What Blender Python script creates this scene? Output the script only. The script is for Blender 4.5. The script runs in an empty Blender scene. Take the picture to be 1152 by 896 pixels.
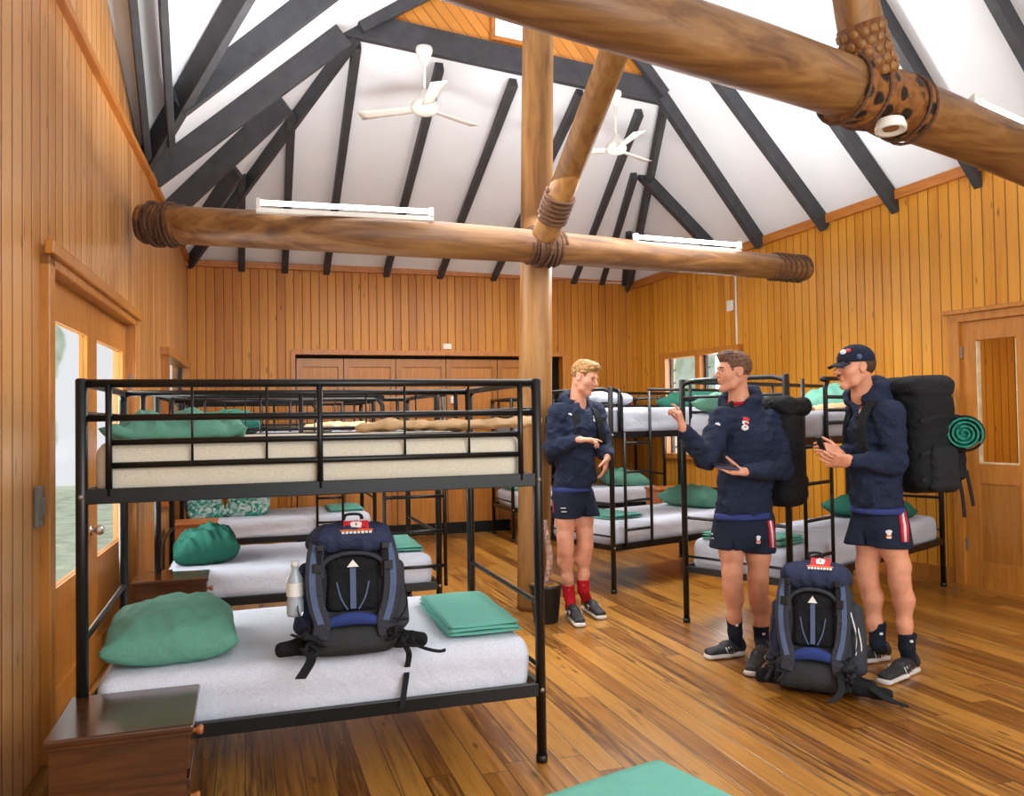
import bpy, math, random
import numpy as np
from mathutils import Vector, Matrix
random.seed(7)
scn = bpy.context.scene
C = scn.collection
PI = math.pi
# ------------------------------------------------------------------ camera
HC = 1.45
YAW, PITCH, ROLL, F = .3111, .0246, .0155, 944.6
def _rot(y, p, r):
    cy, sy, cp, sp, cr, sr = math.cos(y), math.sin(y), math.cos(p), math.sin(p), math.cos(r), math.sin(r)
    Rr = np.array([[cr, -sr, 0], [sr, cr, 0], [0, 0, 1]])
    Rp = np.array([[1, 0, 0], [0, cp, -sp], [0, sp, cp]])
    Ry = np.array([[cy, 0, sy], [0, 1, 0], [-sy, 0, cy]])
    return Ry @ Rp @ Rr
RC = _rot(YAW, PITCH, ROLL)
def w3(d): return np.array([d[0], d[2], -d[1]])
CAM = np.array([0, 0, HC])
def ray(x, y): return w3(RC @ np.array([(x - 576) / F, (y - 448) / F, 1.]))
def P(x, y, d): return CAM + ray(x, y) * d            # point at camera-axis depth d
def Zp(x, y, z=0.):
    d = ray(x, y); return CAM + d * (z - HC) / d[2]
def Xp(x, y, X):
    d = ray(x, y); return CAM + d * X / d[0]
def Yp(x, y, Y):
    d = ray(x, y); return CAM + d * Y / d[1]
def hit(x, y, p0, n):
    d = ray(x, y); n = np.array(n, float); return CAM + d * (np.dot(np.array(p0) - CAM, n) / np.dot(d, n))
cam = bpy.data.cameras.new('camera'); co = bpy.data.objects.new('camera', cam); C.objects.link(co)
cam.sensor_width = 36; cam.lens = F / 1152 * 36; cam.clip_start = .05; cam.clip_end = 200
rx, uy, fz = w3(RC[:, 0]), -w3(RC[:, 1]), w3(RC[:, 2])
co.matrix_world = Matrix(((rx[0], uy[0], -fz[0], 0), (rx[1], uy[1], -fz[1], 0), (rx[2], uy[2], -fz[2], HC), (0, 0, 0, 1)))
scn.camera = co
# ------------------------------------------------------------------ materials
MATS = {}
def lin(c):
    return tuple((v / 255 / 12.92 if v / 255 <= .04045 else ((v / 255 + .055) / 1.055) ** 2.4) for v in c) + (1.,)
class NT:
    def __init__(s, name, rough=.5, spec=.5, metal=0.):
        s.m = bpy.data.materials.new(name); s.m.use_nodes = True; s.t = s.m.node_tree
        s.b = s.t.nodes['Principled BSDF']; s.b.inputs['Roughness'].default_value = rough
        s.b.inputs['Metallic'].default_value = metal; s.b.inputs['Specular IOR Level'].default_value = spec
        MATS[name] = s.m
    def n(s, typ, **kw):
        nd = s.t.nodes.new(typ)
        for k, v in kw.items(): setattr(nd, k, v)
        return nd
    def l(s, a, b): s.t.links.new(a, b)
    def val(s, inp, v):
        if hasattr(v, 'is_linked') or hasattr(v, 'links'): s.l(v, inp)
        else: inp.default_value = v
    def math(s, op, a, b=0., c=0.):
        nd = s.n('ShaderNodeMath', operation=op); s.val(nd.inputs[0], a); s.val(nd.inputs[1], b)
        if op in ('MULTIPLY_ADD', 'COMPARE', 'SMOOTH_MIN'): s.val(nd.inputs[2], c)
        return nd.outputs[0]
    def coord(s, rot=0., scale=(1, 1, 1), loc=(0, 0, 0), kind='Object'):
        tc = s.n('ShaderNodeTexCoord'); mp = s.n('ShaderNodeMapping')
        mp.inputs['Rotation'].default_value = (0, 0, rot); mp.inputs['Scale'].default_value = scale; mp.inputs['Location'].default_value = loc
        s.l(tc.outputs[kind], mp.inputs[0]); return mp.outputs[0]
    def noise(s, vec, scale=5., detail=4., rough=.55, dist=0.):
        nd = s.n('ShaderNodeTexNoise'); s.l(vec, nd.inputs['Vector'])
        nd.inputs['Scale'].default_value = scale; nd.inputs['Detail'].default_value = detail
        nd.inputs['Roughness'].default_value = rough; nd.inputs['Distortion'].default_value = dist
        return nd.outputs['Fac']
    def ramp(s, fac, stops):
        nd = s.n('ShaderNodeValToRGB'); s.l(fac, nd.inputs[0]); e = nd.color_ramp.elements
        while len(e) < len(stops): e.new(.5)
        for i, (p, c) in enumerate(stops): e[i].position = p; e[i].color = lin(c)
        return nd.outputs[0]
    def mix(s, fac, a, b, mode='MIX'):
        nd = s.n('ShaderNodeMix', data_type='RGBA', blend_type=mode)
        s.val(nd.inputs[0], fac)
        for i, v in ((6, a), (7, b)):
            if isinstance(v, tuple): nd.inputs[i].default_value = lin(v) if len(v) == 3 else v
            else: s.l(v, nd.inputs[i])
        return nd.outputs[2]
    def col(s, c):
        if isinstance(c, tuple): s.b.inputs['Base Color'].default_value = lin(c)
        else: s.l(c, s.b.inputs['Base Color'])
    def bump(s, h, strength=.3, dist=.01):
        nd = s.n('ShaderNodeBump'); nd.inputs['Strength'].default_value = strength; nd.inputs['Distance'].default_value = dist
        s.l(h, nd.inputs['Height']); s.l(nd.outputs[0], s.b.inputs['Normal'])
def plain(name, c, rough=.5, spec=.4, metal=0., nz=.10, scale=12., bump=0., alpha=None):
    t = NT(name, rough, spec, metal); v = t.coord()
    f = t.noise(v, scale, 4.)
    lo = tuple(max(0, int(x * (1 - nz))) for x in c); hi = tuple(min(255, int(x * (1 + nz))) for x in c)
    t.col(t.ramp(f, [(.3, lo), (.7, hi)]))
    if bump: t.bump(t.noise(v, scale * 3, 5.), bump, .01)
    return t.m
def boards(name, rot, width, cols, groove=.07, rough=.38, gcol=(96, 55, 20), endlen=0., knots=True, spec=.45, bump=.6, streak=.55, coat=0., tilt=0.):
    """Boards laid side by side along the rotated x axis; the grain runs along z (walls) or y (floor: endlen > 0)."""
    t = NT(name, rough, spec); v = t.coord(rot)
    if tilt: v.node.inputs['Rotation'].default_value = (0, tilt, 0)
    sep = t.n('ShaderNodeSeparateXYZ'); t.l(v, sep.inputs[0]); x, y, z = sep.outputs
    along = y if endlen else z
    u = t.math('DIVIDE', x, width); idx = t.math('FLOOR', u); fr = t.math('FRACT', u)
    if endlen:
        wn0 = t.n('ShaderNodeTexWhiteNoise', noise_dimensions='1D'); t.l(idx, wn0.inputs['W'])
        al = t.math('ADD', t.math('DIVIDE', along, endlen), t.math('MULTIPLY', wn0.outputs[0], 7.3))
        idy = t.math('FLOOR', al); fy = t.math('FRACT', al)
        idc = t.math('ADD', t.math('MULTIPLY', idx, 3.17), t.math('MULTIPLY', idy, 11.31))
    else: idc = idx
    wn = t.n('ShaderNodeTexWhiteNoise', noise_dimensions='1D'); t.l(idc, wn.inputs['W'])
    cb = t.n('ShaderNodeCombineXYZ')
    t.l(t.math('ADD', t.math('MULTIPLY', x, 26.), t.math('MULTIPLY', idc, 5.7)), cb.inputs[0])
    t.l(t.math('MULTIPLY', along, 1.1), cb.inputs[1]); t.l(t.math('MULTIPLY', idc, 2.3), cb.inputs[2])
    g = t.noise(cb.outputs[0], 1.6, 6., .62, .6)
    f = t.math('ADD', t.math('MULTIPLY', wn.outputs[0], 1 - streak), t.math('MULTIPLY', g, streak))
    n = len(cols); c = t.ramp(f, [(.18 + .64 * i / (n - 1), cols[i]) for i in range(n)])
    if knots:
        ck = t.n('ShaderNodeCombineXYZ'); t.l(t.math('MULTIPLY', x, 9.), ck.inputs[0]); t.l(t.math('MULTIPLY', along, 2.6), ck.inputs[1]); t.l(t.math('MULTIPLY', idc, 1.9), ck.inputs[2])
        vo = t.n('ShaderNodeTexVoronoi'); t.l(ck.outputs[0], vo.inputs['Vector']); vo.inputs['Scale'].default_value = 1.
        kn = t.ramp(vo.outputs['Distance'], [(.05, (255, 255, 255)), (.13, (0, 0, 0))])
        c = t.mix(t.math('MULTIPLY', kn, .75), c, gcol)
    ed = t.math('ABSOLUTE', t.math('SUBTRACT', fr, .5))
    gm = t.math('GREATER_THAN', ed, .5 - groove / 2)
    if endlen:
        ey = t.math('ABSOLUTE', t.math('SUBTRACT', fy, .5)); gm = t.math('MAXIMUM', gm, t.math('GREATER_THAN', ey, .5 - .003 / endlen))
    c = t.mix(t.math('MULTIPLY', gm, .8), c, gcol); t.col(c)
    sm = t.n('ShaderNodeMapRange', interpolation_type='SMOOTHSTEP'); t.l(ed, sm.inputs[0])
    sm.inputs[1].default_value = .5 - groove; sm.inputs[2].default_value = .5; sm.inputs[3].default_value = 1; sm.inputs[4].default_value = 0
    t.bump(t.math('ADD', sm.outputs[0], t.math('MULTIPLY', g, .12)), bump, .006)
    if coat: t.b.inputs['Coat Weight'].default_value = coat; t.b.inputs['Coat Roughness'].default_value = .18
    return t.m
def grainwood(name, cols, rough=.35, axis='z', scale=1., spec=.5, coat=0., bump=.15):
    t = NT(name, rough, spec); sc = {'x': (2, 22, 22), 'y': (22, 2, 22), 'z': (22, 22, 2)}[axis]
    v = t.coord(scale=tuple(a * scale for a in sc)); g = t.noise(v, 1.2, 6., .6, .8)
    n = len(cols); t.col(t.ramp(g, [(.25 + .5 * i / (n - 1), cols[i]) for i in range(n)]))
    t.bump(g, bump, .004)
    if coat: t.b.inputs['Coat Weight'].default_value = coat; t.b.inputs['Coat Roughness'].default_value = .15
    return t.m
def cloth(name, c, rough=.85, wr=.25, scale=5., weave=220., sheen=.0, nz=.06):
    t = NT(name, rough, .25); v = t.coord(); f = t.noise(v, scale, 3.)
    lo = tuple(max(0, int(x * (1 - nz))) for x in c); hi = tuple(min(255, int(x * (1 + nz))) for x in c)
    t.col(t.ramp(t.noise(v, weave, 2.), [(.3, lo), (.7, hi)]))
    t.bump(t.math('ADD', t.noise(v, scale, 4., .5, 1.2), t.math('MULTIPLY', t.noise(v, weave, 2.), .02)), wr, .03)
    if sheen: t.b.inputs['Sheen Weight'].default_value = sheen
    return t.m
def emit(name, c, strength):
    m = bpy.data.materials.new(name); m.use_nodes = True; b = m.node_tree.nodes['Principled BSDF']
    b.inputs['Base Color'].default_value = lin(c); b.inputs['Emission Color'].default_value = lin(c); b.inputs['Emission Strength'].default_value = strength
    MATS[name] = m; return m
M = MATS
boards('left_wall_boards', 0., .135, [(184, 124, 64), (204, 148, 88), (212, 158, 100), (196, 136, 76)], rough=.32, gcol=(110, 62, 30), groove=.12, streak=.35)
boards('back_wall_boards', 0., .10, [(164, 94, 16), (190, 120, 26), (202, 134, 38), (178, 106, 20)], gcol=(108, 60, 18), groove=.10)
boards('right_wall_boards', 0., .10, [(180, 112, 22), (206, 138, 36), (214, 150, 50), (196, 126, 30)], gcol=(114, 66, 20), groove=.10)
boards('floor_boards', 0., .115, [(52, 27, 8), (116, 69, 21), (162, 108, 40), (188, 134, 58), (90, 49, 14), (152, 98, 34)], groove=.04, rough=.28, gcol=(40, 20, 8), endlen=2.7, spec=.5, bump=.3, streak=.6, coat=.35)
boards('gable_boards', 0, .10, tilt=.75, cols= [(186, 112, 34), (208, 134, 50), (216, 146, 62)], gcol=(120, 66, 16), knots=False)
grainwood('trim_wood', [(158, 92, 30), (186, 116, 48), (198, 130, 62)], axis='y')
grainwood('door_wood', [(156, 94, 32), (182, 116, 44), (196, 130, 56)], axis='z')
grainwood('panel_wood', [(146, 90, 32), (166, 106, 42), (176, 116, 50)], axis='z', rough=.3)
grainwood('dark_nightstand', [(48, 25, 10), (80, 45, 19), (100, 60, 28)], rough=.22, axis='x', coat=.4)
grainwood('orange_nightstand', [(150, 84, 38), (180, 106, 54), (192, 120, 66)], rough=.35, axis='x')
grainwood('log_wood', [(66, 40, 18), (108, 70, 36), (134, 94, 52), (150, 114, 74)], rough=.45, axis='x', scale=.55, bump=.4)
grainwood('pole_wood', [(84, 54, 24), (130, 86, 38), (152, 108, 54), (126, 94, 56)], rough=.5, axis='z', scale=.55, bump=.4)
grainwood('rope_fibre', [(44, 26, 16), (84, 54, 34), (112, 76, 48)], rough=.8, axis='x', scale=2., bump=.5)
t = NT('bark_spotted', .6, .3); v = t.coord(scale=(1, 1, 1)); vo = t.n('ShaderNodeTexVoronoi'); t.l(v, vo.inputs['Vector']); vo.inputs['Scale'].default_value = 11.
nf = t.noise(v, 22., 5.); t.col(t.mix(t.ramp(t.math('ADD', vo.outputs['Distance'], t.math('MULTIPLY', nf, .35)), [(.50, (255, 255, 255)), (.62, (0, 0, 0))]), t.ramp(nf, [(.3, (84, 50, 22)), (.6, (136, 84, 36))]), (30, 20, 14)))
t.bump(t.math('ADD', nf, vo.outputs['Distance']), .8, .012)
grainwood('bark_brown', [(50, 30, 16), (110, 62, 24), (168, 96, 32)], rough=.6, axis='z', scale=1.6, bump=.6)
plain('black_beam', (60, 61, 65), rough=.55, nz=.12, scale=9., bump=.15)
plain('white_ceiling', (232, 236, 242), rough=.8, nz=.012, scale=2.)
plain('bed_metal', (15, 16, 18), rough=.34, spec=.4, nz=.25, scale=30.)
plain('bolt_metal', (150, 140, 130), rough=.4, metal=.6)
plain('white_plastic', (228, 226, 218), rough=.4, nz=.03)
plain('grey_plastic', (120, 118, 112), rough=.4, nz=.05)
plain('black_plastic', (22, 22, 24), rough=.4, nz=.1)
plain('black_gap', (12, 11, 10), rough=.8)
plain('chrome', (200, 196, 188), rough=.2, metal=.9, nz=.05)
cloth('white_sheet', (208, 213, 226), wr=.35, scale=6.)
cloth('cream_sheet', (206, 198, 180), wr=.22, scale=4.)
cloth('grey_sheet', (178, 182, 194), wr=.3, scale=5.)
cloth('green_pillow', (96, 150, 132), wr=.35, scale=9.)
cloth('dark_green_pillow', (36, 100, 84), wr=.35, scale=9.)
cloth('green_towel', (104, 172, 156), wr=.2, scale=14., weave=420.)
cloth('peach_blanket', (206, 172, 130), wr=.4, scale=9.)
t = NT('patterned_pillow', .85, .2); v = t.coord(); f = t.noise(v, 14., 2., .5, 1.5)
t.col(t.ramp(f, [(.42, (206, 222, 220)), (.5, (120, 186, 172)), (.6, (48, 140, 120))])); t.bump(t.noise(v, 9., 4.), .3, .02)
t = NT('glass', .05, .5); t.b.inputs['Transmission Weight'].default_value = 1.; t.b.inputs['IOR'].default_value = 1.02; t.b.inputs['Base Color'].default_value = (1, 1, 1, 1)
emit('tube_light', (255, 255, 255), 9.)
# outside view seen through the panes: foliage backdrop, overexposure put into its pale colours
t = NT('garden_foliage', .9, .1); v = t.coord(); f = t.noise(v, 1.6, 7., .6, .6)
t.col(t.ramp(f, [(.3, (176, 198, 160)), (.45, (214, 226, 206)), (.6, (236, 242, 232)), (.75, (190, 208, 172))]))
# ------------------------------------------------------------------ mesh helpers
class MB:
    def __init__(s): s.v = []; s.f = []; s.sm = []
    def add(s, vs, fs, smooth=False):
        o = len(s.v); s.v.extend([tuple(map(float, p)) for p in vs]); s.f.extend([tuple(i + o for i in f) for f in fs]); s.sm.extend([smooth] * len(fs)); return s
    def box(s, c, h, R=None):
        """centre, half sizes, optional 3x3 rotation"""
        c = np.array(c, float); R = np.eye(3) if R is None else np.array(R)
        vs = [c + R @ (np.array(h) * np.array(q)) for q in ((-1,-1,-1),(1,-1,-1),(1,1,-1),(-1,1,-1),(-1,-1,1),(1,-1,1),(1,1,1),(-1,1,1))]
        return s.add(vs, [(0,3,2,1),(4,5,6,7),(0,1,5,4),(1,2,6,5),(2,3,7,6),(3,0,4,7)])
    def beam(s, a, b, w, h, up=(0, 0, 1), drop=False):
        """rectangular bar from a to b, w across, h along up"""
        a = np.array(a, float); b = np.array(b, float); d = b - a; L = np.linalg.norm(d); d = d / L
        up = np.array(up, float); sd = np.cross(d, up); sd /= np.linalg.norm(sd); u = np.cross(sd, d)
        c = (a + b) / 2
        if drop: c = c - u * h / 2
        return s.box(c, (L / 2, w / 2, h / 2), np.stack([d, sd, u], 1))
    def tube(s, pts, r, n=10, closed=False, smooth=True, cap=True, squash=None):
        pts = [np.array(p, float) for p in pts]; k = len(pts)
        rs = [r] * k if np.isscalar(r) else list(r)
        T = []
        for i in range(k):
            if closed: d = pts[(i + 1) % k] - pts[i - 1]
            else: d = pts[min(i + 1, k - 1)] - pts[max(i - 1, 0)]
            T.append(d / (np.linalg.norm(d) + 1e-12))
        up = np.array([0, 0, 1.]) if abs(T[0][2]) < .9 else np.array([1., 0, 0])
        nrm = np.cross(T[0], up); nrm /= np.linalg.norm(nrm); rings = []
        for i in range(k):
            nrm = nrm - T[i] * np.dot(nrm, T[i]); nrm /= np.linalg.norm(nrm); bn = np.cross(T[i], nrm)
            q = squash or (1, 1)
            rings.append([pts[i] + rs[i] * (q[0] * math.cos(2 * PI * j / n) * nrm + q[1] * math.sin(2 * PI * j / n) * bn) for j in range(n)])
        vs = [p for rg in rings for p in rg]; fs = []
        for i in range(k if closed else k - 1):
            a, b = i * n, ((i + 1) % k) * n
            for j in range(n): fs.append((a + j, a + (j + 1) % n, b + (j + 1) % n, b + j))
        if cap and not closed:
            fs.append(tuple(range(n - 1, -1, -1))); fs.append(tuple((k - 1) * n + j for j in range(n)))
        return s.add(vs, fs, smooth)
    def lathe(s, prof, c=(0, 0, 0), n=24, R=None):
        """profile [(radius, height)] about the z axis through c"""
        R = np.eye(3) if R is None else np.array(R); c = np.array(c, float); vs = []; fs = []
        for r, h in prof:
            for j in range(n): vs.append(c + R @ np.array([r * math.cos(2 * PI * j / n), r * math.sin(2 * PI * j / n), h]))
        for i in range(len(prof) - 1):
            for j in range(n): fs.append((i * n + j, i * n + (j + 1) % n, (i + 1) * n + (j + 1) % n, (i + 1) * n + j))
        return s.add(vs, fs, True)
    def poly(s, pts, thick=0., nrm=(0, 0, 1)):
        k = len(pts); n = np.array(nrm, float)
        if not thick: return s.add(pts, [tuple(range(k))])
        vs = [np.array(p, float) for p in pts] + [np.array(p, float) + n * thick for p in pts]
        return s.add(vs, [tuple(range(k - 1, -1, -1)), tuple(range(k, 2 * k))] + [(i, (i + 1) % k, k + (i + 1) % k, k + i) for i in range(k)])
    def grid(s, fn, nu, nv, closed_u=False, smooth=True):
        vs = [fn(i / (nu if closed_u else nu - 1), j / (nv - 1)) for i in range(nu) for j in range(nv)]; fs = []
        for i in range(nu if closed_u else nu - 1):
            for j in range(nv - 1):
                a = i * nv + j; b = ((i + 1) % nu) * nv + j; fs.append((a, b, b + 1, a + 1))
        return s.add(vs, fs, smooth)
    def build(s, name, mat, parent=None, local=None, bevel=0.):
        me = bpy.data.meshes.new(name); vs = s.v
        if local is not None: vs = [tuple(np.array(p) - np.array(local)) for p in vs]
        me.from_pydata(vs, [], s.f); me.polygons.foreach_set('use_smooth', s.sm); me.update()
        me.materials.append(M[mat] if isinstance(mat, str) else mat)
        o = bpy.data.objects.new(name, me); C.objects.link(o)
        if parent is not None: o.parent = parent
        if local is not None and parent is None: o.location = local
        if bevel:
            b = o.modifiers.new('bevel', 'BEVEL'); b.width = bevel; b.segments = 2; b.limit_method = 'ANGLE'
        return o
def tag(o, label=None, cat=None, group=None, kind=None):
    if label: o['label'] = label
    if cat: o['category'] = cat
    if group: o['group'] = group
    if kind: o['kind'] = kind
    return o
def empty(name, loc=(0, 0, 0), rz=0., label=None, cat=None, group=None):
    o = bpy.data.objects.new(name, None); C.objects.link(o); o.location = loc; o.rotation_euler = (0, 0, rz); o.empty_display_size = .1
    return tag(o, label, cat, group)
def struct(o): o['kind'] = 'structure'; return o
def smooth_path(pts, n=8):
    pts = [np.array(p, float) for p in pts]; out = []
    for i in range(len(pts) - 1):
        p0 = pts[max(i - 1, 0)]; p1 = pts[i]; p2 = pts[i + 1]; p3 = pts[min(i + 2, len(pts) - 1)]
        for k in range(n):
            t = k / n; out.append(.5 * ((2 * p1) + (-p0 + p2) * t + (2 * p0 - 5 * p1 + 4 * p2 - p3) * t * t + (-p0 + 3 * p1 - 3 * p2 + p3) * t ** 3))
    out.append(pts[-1]); return out
def rotz(a): c, s = math.cos(a), math.sin(a); return np.array([[c, -s, 0], [s, c, 0], [0, 0, 1.]])
# ------------------------------------------------------------------ signed-distance modelling (organic shapes)
_rs = np.random.RandomState(3)
def wob(X, Y, Z, freq, seed=0, n=5):
    rs = np.random.RandomState(seed); o = 0
    for i in range(n):
        k = rs.normal(size=3); k = k / np.linalg.norm(k) * freq * (1 + .8 * i / n); o = o + np.sin(X * k[0] + Y * k[1] + Z * k[2] + rs.rand() * 6.3 + 1.2 * np.sin(.6 * (X * k[1] + Y * k[2] + Z * k[0])))
    return o / n
class SDF:
    def __init__(s): s.ops = []
    def _ad(s, lo, hi, fn, k, mode): s.ops.append((np.array(lo, float), np.array(hi, float), fn, k, mode)); return s
    def cap(s, a, b, ra, rb=None, k=.02, mode='add'):
        a = np.array(a, float); b = np.array(b, float); rb = ra if rb is None else rb; d = b - a; L2 = max(d @ d, 1e-12); r = max(ra, rb)
        def fn(X, Y, Z):
            t = np.clip(((X - a[0]) * d[0] + (Y - a[1]) * d[1] + (Z - a[2]) * d[2]) / L2, 0, 1)
            return np.sqrt((X - a[0] - t * d[0]) ** 2 + (Y - a[1] - t * d[1]) ** 2 + (Z - a[2] - t * d[2]) ** 2) - (ra + t * (rb - ra))
        return s._ad(np.minimum(a, b) - r, np.maximum(a, b) + r, fn, k, mode)
    def chain(s, pts, rs, k=.02, mode='add'):
        for i in range(len(pts) - 1): s.cap(pts[i], pts[i + 1], rs[i], rs[i + 1], k, mode)
        return s
    def ell(s, c, r, R=None, k=.02, mode='add'):
        c = np.array(c, float); r = np.array(r, float); R = np.eye(3) if R is None else np.array(R); m = r.max()
        ext = np.sqrt(((R * r) ** 2).sum(1))
        def fn(X, Y, Z):
            x, y, z = X - c[0], Y - c[1], Z - c[2]
            u = (R[0, 0] * x + R[1, 0] * y + R[2, 0] * z) / r[0]; v = (R[0, 1] * x + R[1, 1] * y + R[2, 1] * z) / r[1]; w = (R[0, 2] * x + R[1, 2] * y + R[2, 2] * z) / r[2]
            k0 = np.sqrt(u * u + v * v + w * w) + 1e-9; k1 = np.sqrt((u / r[0]) ** 2 + (v / r[1]) ** 2 + (w / r[2]) ** 2) + 1e-9
            return k0 * (k0 - 1) / k1
        return s._ad(c - ext, c + ext, fn, k, mode)
    def box(s, c, h, R=None, r=.02, k=.02, mode='add'):
        c = np.array(c, float); h = np.array(h, float); R = np.eye(3) if R is None else np.array(R)
        ext = np.abs(R) @ h
        def fn(X, Y, Z):
            x, y, z = X - c[0], Y - c[1], Z - c[2]
            u = np.abs(R[0, 0] * x + R[1, 0] * y + R[2, 0] * z) - h[0] + r; v = np.abs(R[0, 1] * x + R[1, 1] * y + R[2, 1] * z) - h[1] + r; w = np.abs(R[0, 2] * x + R[1, 2] * y + R[2, 2] * z) - h[2] + r
            return np.sqrt(np.maximum(u, 0) ** 2 + np.maximum(v, 0) ** 2 + np.maximum(w, 0) ** 2) + np.minimum(np.maximum(np.maximum(u, v), w), 0) - r
        return s._ad(c - ext, c + ext, fn, k, mode)
    def ecap(s, a, b, ra, rb, side, k=.02, mode='add'):
        """elliptical tapered capsule: ra, rb = (half width along side, half depth)"""
        a = np.array(a, float); b = np.array(b, float); d = b - a; L = np.linalg.norm(d); d = d / L
        sd = np.array(side, float); sd = sd - d * (sd @ d); sd /= np.linalg.norm(sd); n = np.cross(d, sd); r = max(ra + rb)
        def fn(X, Y, Z):
            x, y, z = X - a[0], Y - a[1], Z - a[2]; t = x * d[0] + y * d[1] + z * d[2]; tc = np.clip(t / L, 0, 1)
            w = ra[0] + tc * (rb[0] - ra[0]); h = ra[1] + tc * (rb[1] - ra[1])
            u = (x * sd[0] + y * sd[1] + z * sd[2]) / w; v = (x * n[0] + y * n[1] + z * n[2]) / h; e = (t - tc * L) / np.minimum(w, h)
            k0 = np.sqrt(u * u + v * v + e * e) + 1e-9; k1 = np.sqrt((u / w) ** 2 + (v / h) ** 2 + (e / np.minimum(w, h)) ** 2) + 1e-9
            return k0 * (k0 - 1) / k1
        return s._ad(np.minimum(a, b) - r, np.maximum(a, b) + r, fn, k, mode)
    def mesh(s, name, mat, parent, res=.01, disp=None, origin=None, smooth=1):
        add = [o for o in s.ops if o[4] == 'add']
        lo = np.min([o[0] for o in add], 0) - 4 * res - .01; hi = np.max([o[1] for o in add], 0) + 4 * res + .01
        n = np.ceil((hi - lo) / res).astype(int) + 1
        ax = [lo[i] + res * np.arange(n[i], dtype=np.float32) for i in range(3)]
        G = np.full(n, .2, np.float32)
        for a, b, fn, k, mode in s.ops:
            mg = k * 1.2 + 4 * res
            i0 = np.maximum(np.floor((a - mg - lo) / res).astype(int), 0); i1 = np.minimum(np.ceil((b + mg - lo) / res).astype(int) + 1, n)
            if (i1 <= i0).any(): continue
            sl = tuple(slice(i0[q], i1[q]) for q in range(3))
            X = ax[0][sl[0]][:, None, None]; Y = ax[1][sl[1]][None, :, None]; Z = ax[2][sl[2]][None, None, :]
            d = fn(X, Y, Z).astype(np.float32); g = G[sl]
            if mode == 'add':
                h = np.clip(.5 + .5 * (g - d) / k, 0, 1); G[sl] = g + (d - g) * h - k * h * (1 - h)
            elif mode == 'sub':
                d = -d; h = np.clip(.5 - .5 * (g - d) / k, 0, 1); G[sl] = g + (d - g) * h + k * h * (1 - h)
        if disp is not None:
            G += disp(ax[0][:, None, None], ax[1][None, :, None], ax[2][None, None, :]).astype(np.float32)
        V, Fq = nets(G); V = lo + V * res
        if smooth: V = lap(V, Fq, smooth)
        if origin is not None: V = V - np.array(origin)
        me = bpy.data.meshes.new(name); me.vertices.add(len(V)); me.vertices.foreach_set('co', V.astype(np.float32).ravel())
        me.loops.add(Fq.size); me.loops.foreach_set('vertex_index', Fq.ravel().astype(np.int32)); me.polygons.add(len(Fq))
        me.polygons.foreach_set('loop_start', np.arange(0, Fq.size, 4, dtype=np.int32)); me.polygons.foreach_set('loop_total', np.full(len(Fq), 4, np.int32))
        me.polygons.foreach_set('use_smooth', np.ones(len(Fq), bool)); me.update(calc_edges=True); me.validate()
        me.materials.append(M[mat] if isinstance(mat, str) else mat)
        o = bpy.data.objects.new(name, me); C.objects.link(o)
        if parent is not None: o.parent = parent
        elif origin is not None: o.location = origin
        return o
def lap(V, Fq, it):
    E = np.concatenate([Fq[:, [0, 1]], Fq[:, [1, 2]], Fq[:, [2, 3]], Fq[:, [3, 0]]]); E = np.concatenate([E, E[:, ::-1]])
    cnt = np.bincount(E[:, 0], minlength=len(V)).astype(float)
    for _ in range(it):
        S = np.stack([np.bincount(E[:, 0], V[E[:, 1], i], minlength=len(V)) for i in range(3)], 1)
        V = V + .5 * (S / np.maximum(cnt, 1)[:, None] - V)
    return V
def nets(G):
    """surface nets: a quad mesh of the zero level"""
    s = G < 0; nx, ny, nz = G.shape
    acc = np.zeros((nx - 1, ny - 1, nz - 1, 3), np.float32); cnt = np.zeros((nx - 1, ny - 1, nz - 1), np.float32)
    quads = []
    for ax in range(3):
        a = [slice(None)] * 3; b = [slice(None)] * 3; a[ax] = slice(0, -1); b[ax] = slice(1, None)
        ch = s[tuple(a)] != s[tuple(b)]; I = np.argwhere(ch)
        if len(I) == 0: continue
        i, j, k = I.T; g0 = G[tuple(a)][i, j, k]; g1 = G[tuple(b)][i, j, k]; t = g0 / (g0 - g1)
        p = I.astype(np.float32); p[:, ax] += t
        o1, o2 = [(1, 2), (2, 0), (0, 1)][ax]; cells = []
        for d1, d2 in ((-1, -1), (0, -1), (0, 0), (-1, 0)):
            c = I.copy(); c[:, o1] += d1; c[:, o2] += d2; cells.append(c)
        ok = np.ones(len(I), bool)
        for c in cells: ok &= (c >= 0).all(1) & (c < np.array([nx - 1, ny - 1, nz - 1])).all(1)
        for c in cells:
            cc = c[ok]; np.add.at(acc, (cc[:, 0], cc[:, 1], cc[:, 2]), p[ok]); np.add.at(cnt, (cc[:, 0], cc[:, 1], cc[:, 2]), 1)
        q = np.stack([c[ok] for c in cells], 1); fl = ~(g0 < 0)[ok]; q[fl] = q[fl][:, ::-1]; quads.append(q)
    Q = np.concatenate(quads); m = cnt > 0; idm = np.full(cnt.shape, -1, np.int64); idm[m] = np.arange(m.sum())
    V = acc[m] / cnt[m][:, None]; Fq = idm[Q[..., 0], Q[..., 1], Q[..., 2]]
    return V.astype(np.float64), Fq
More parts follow.
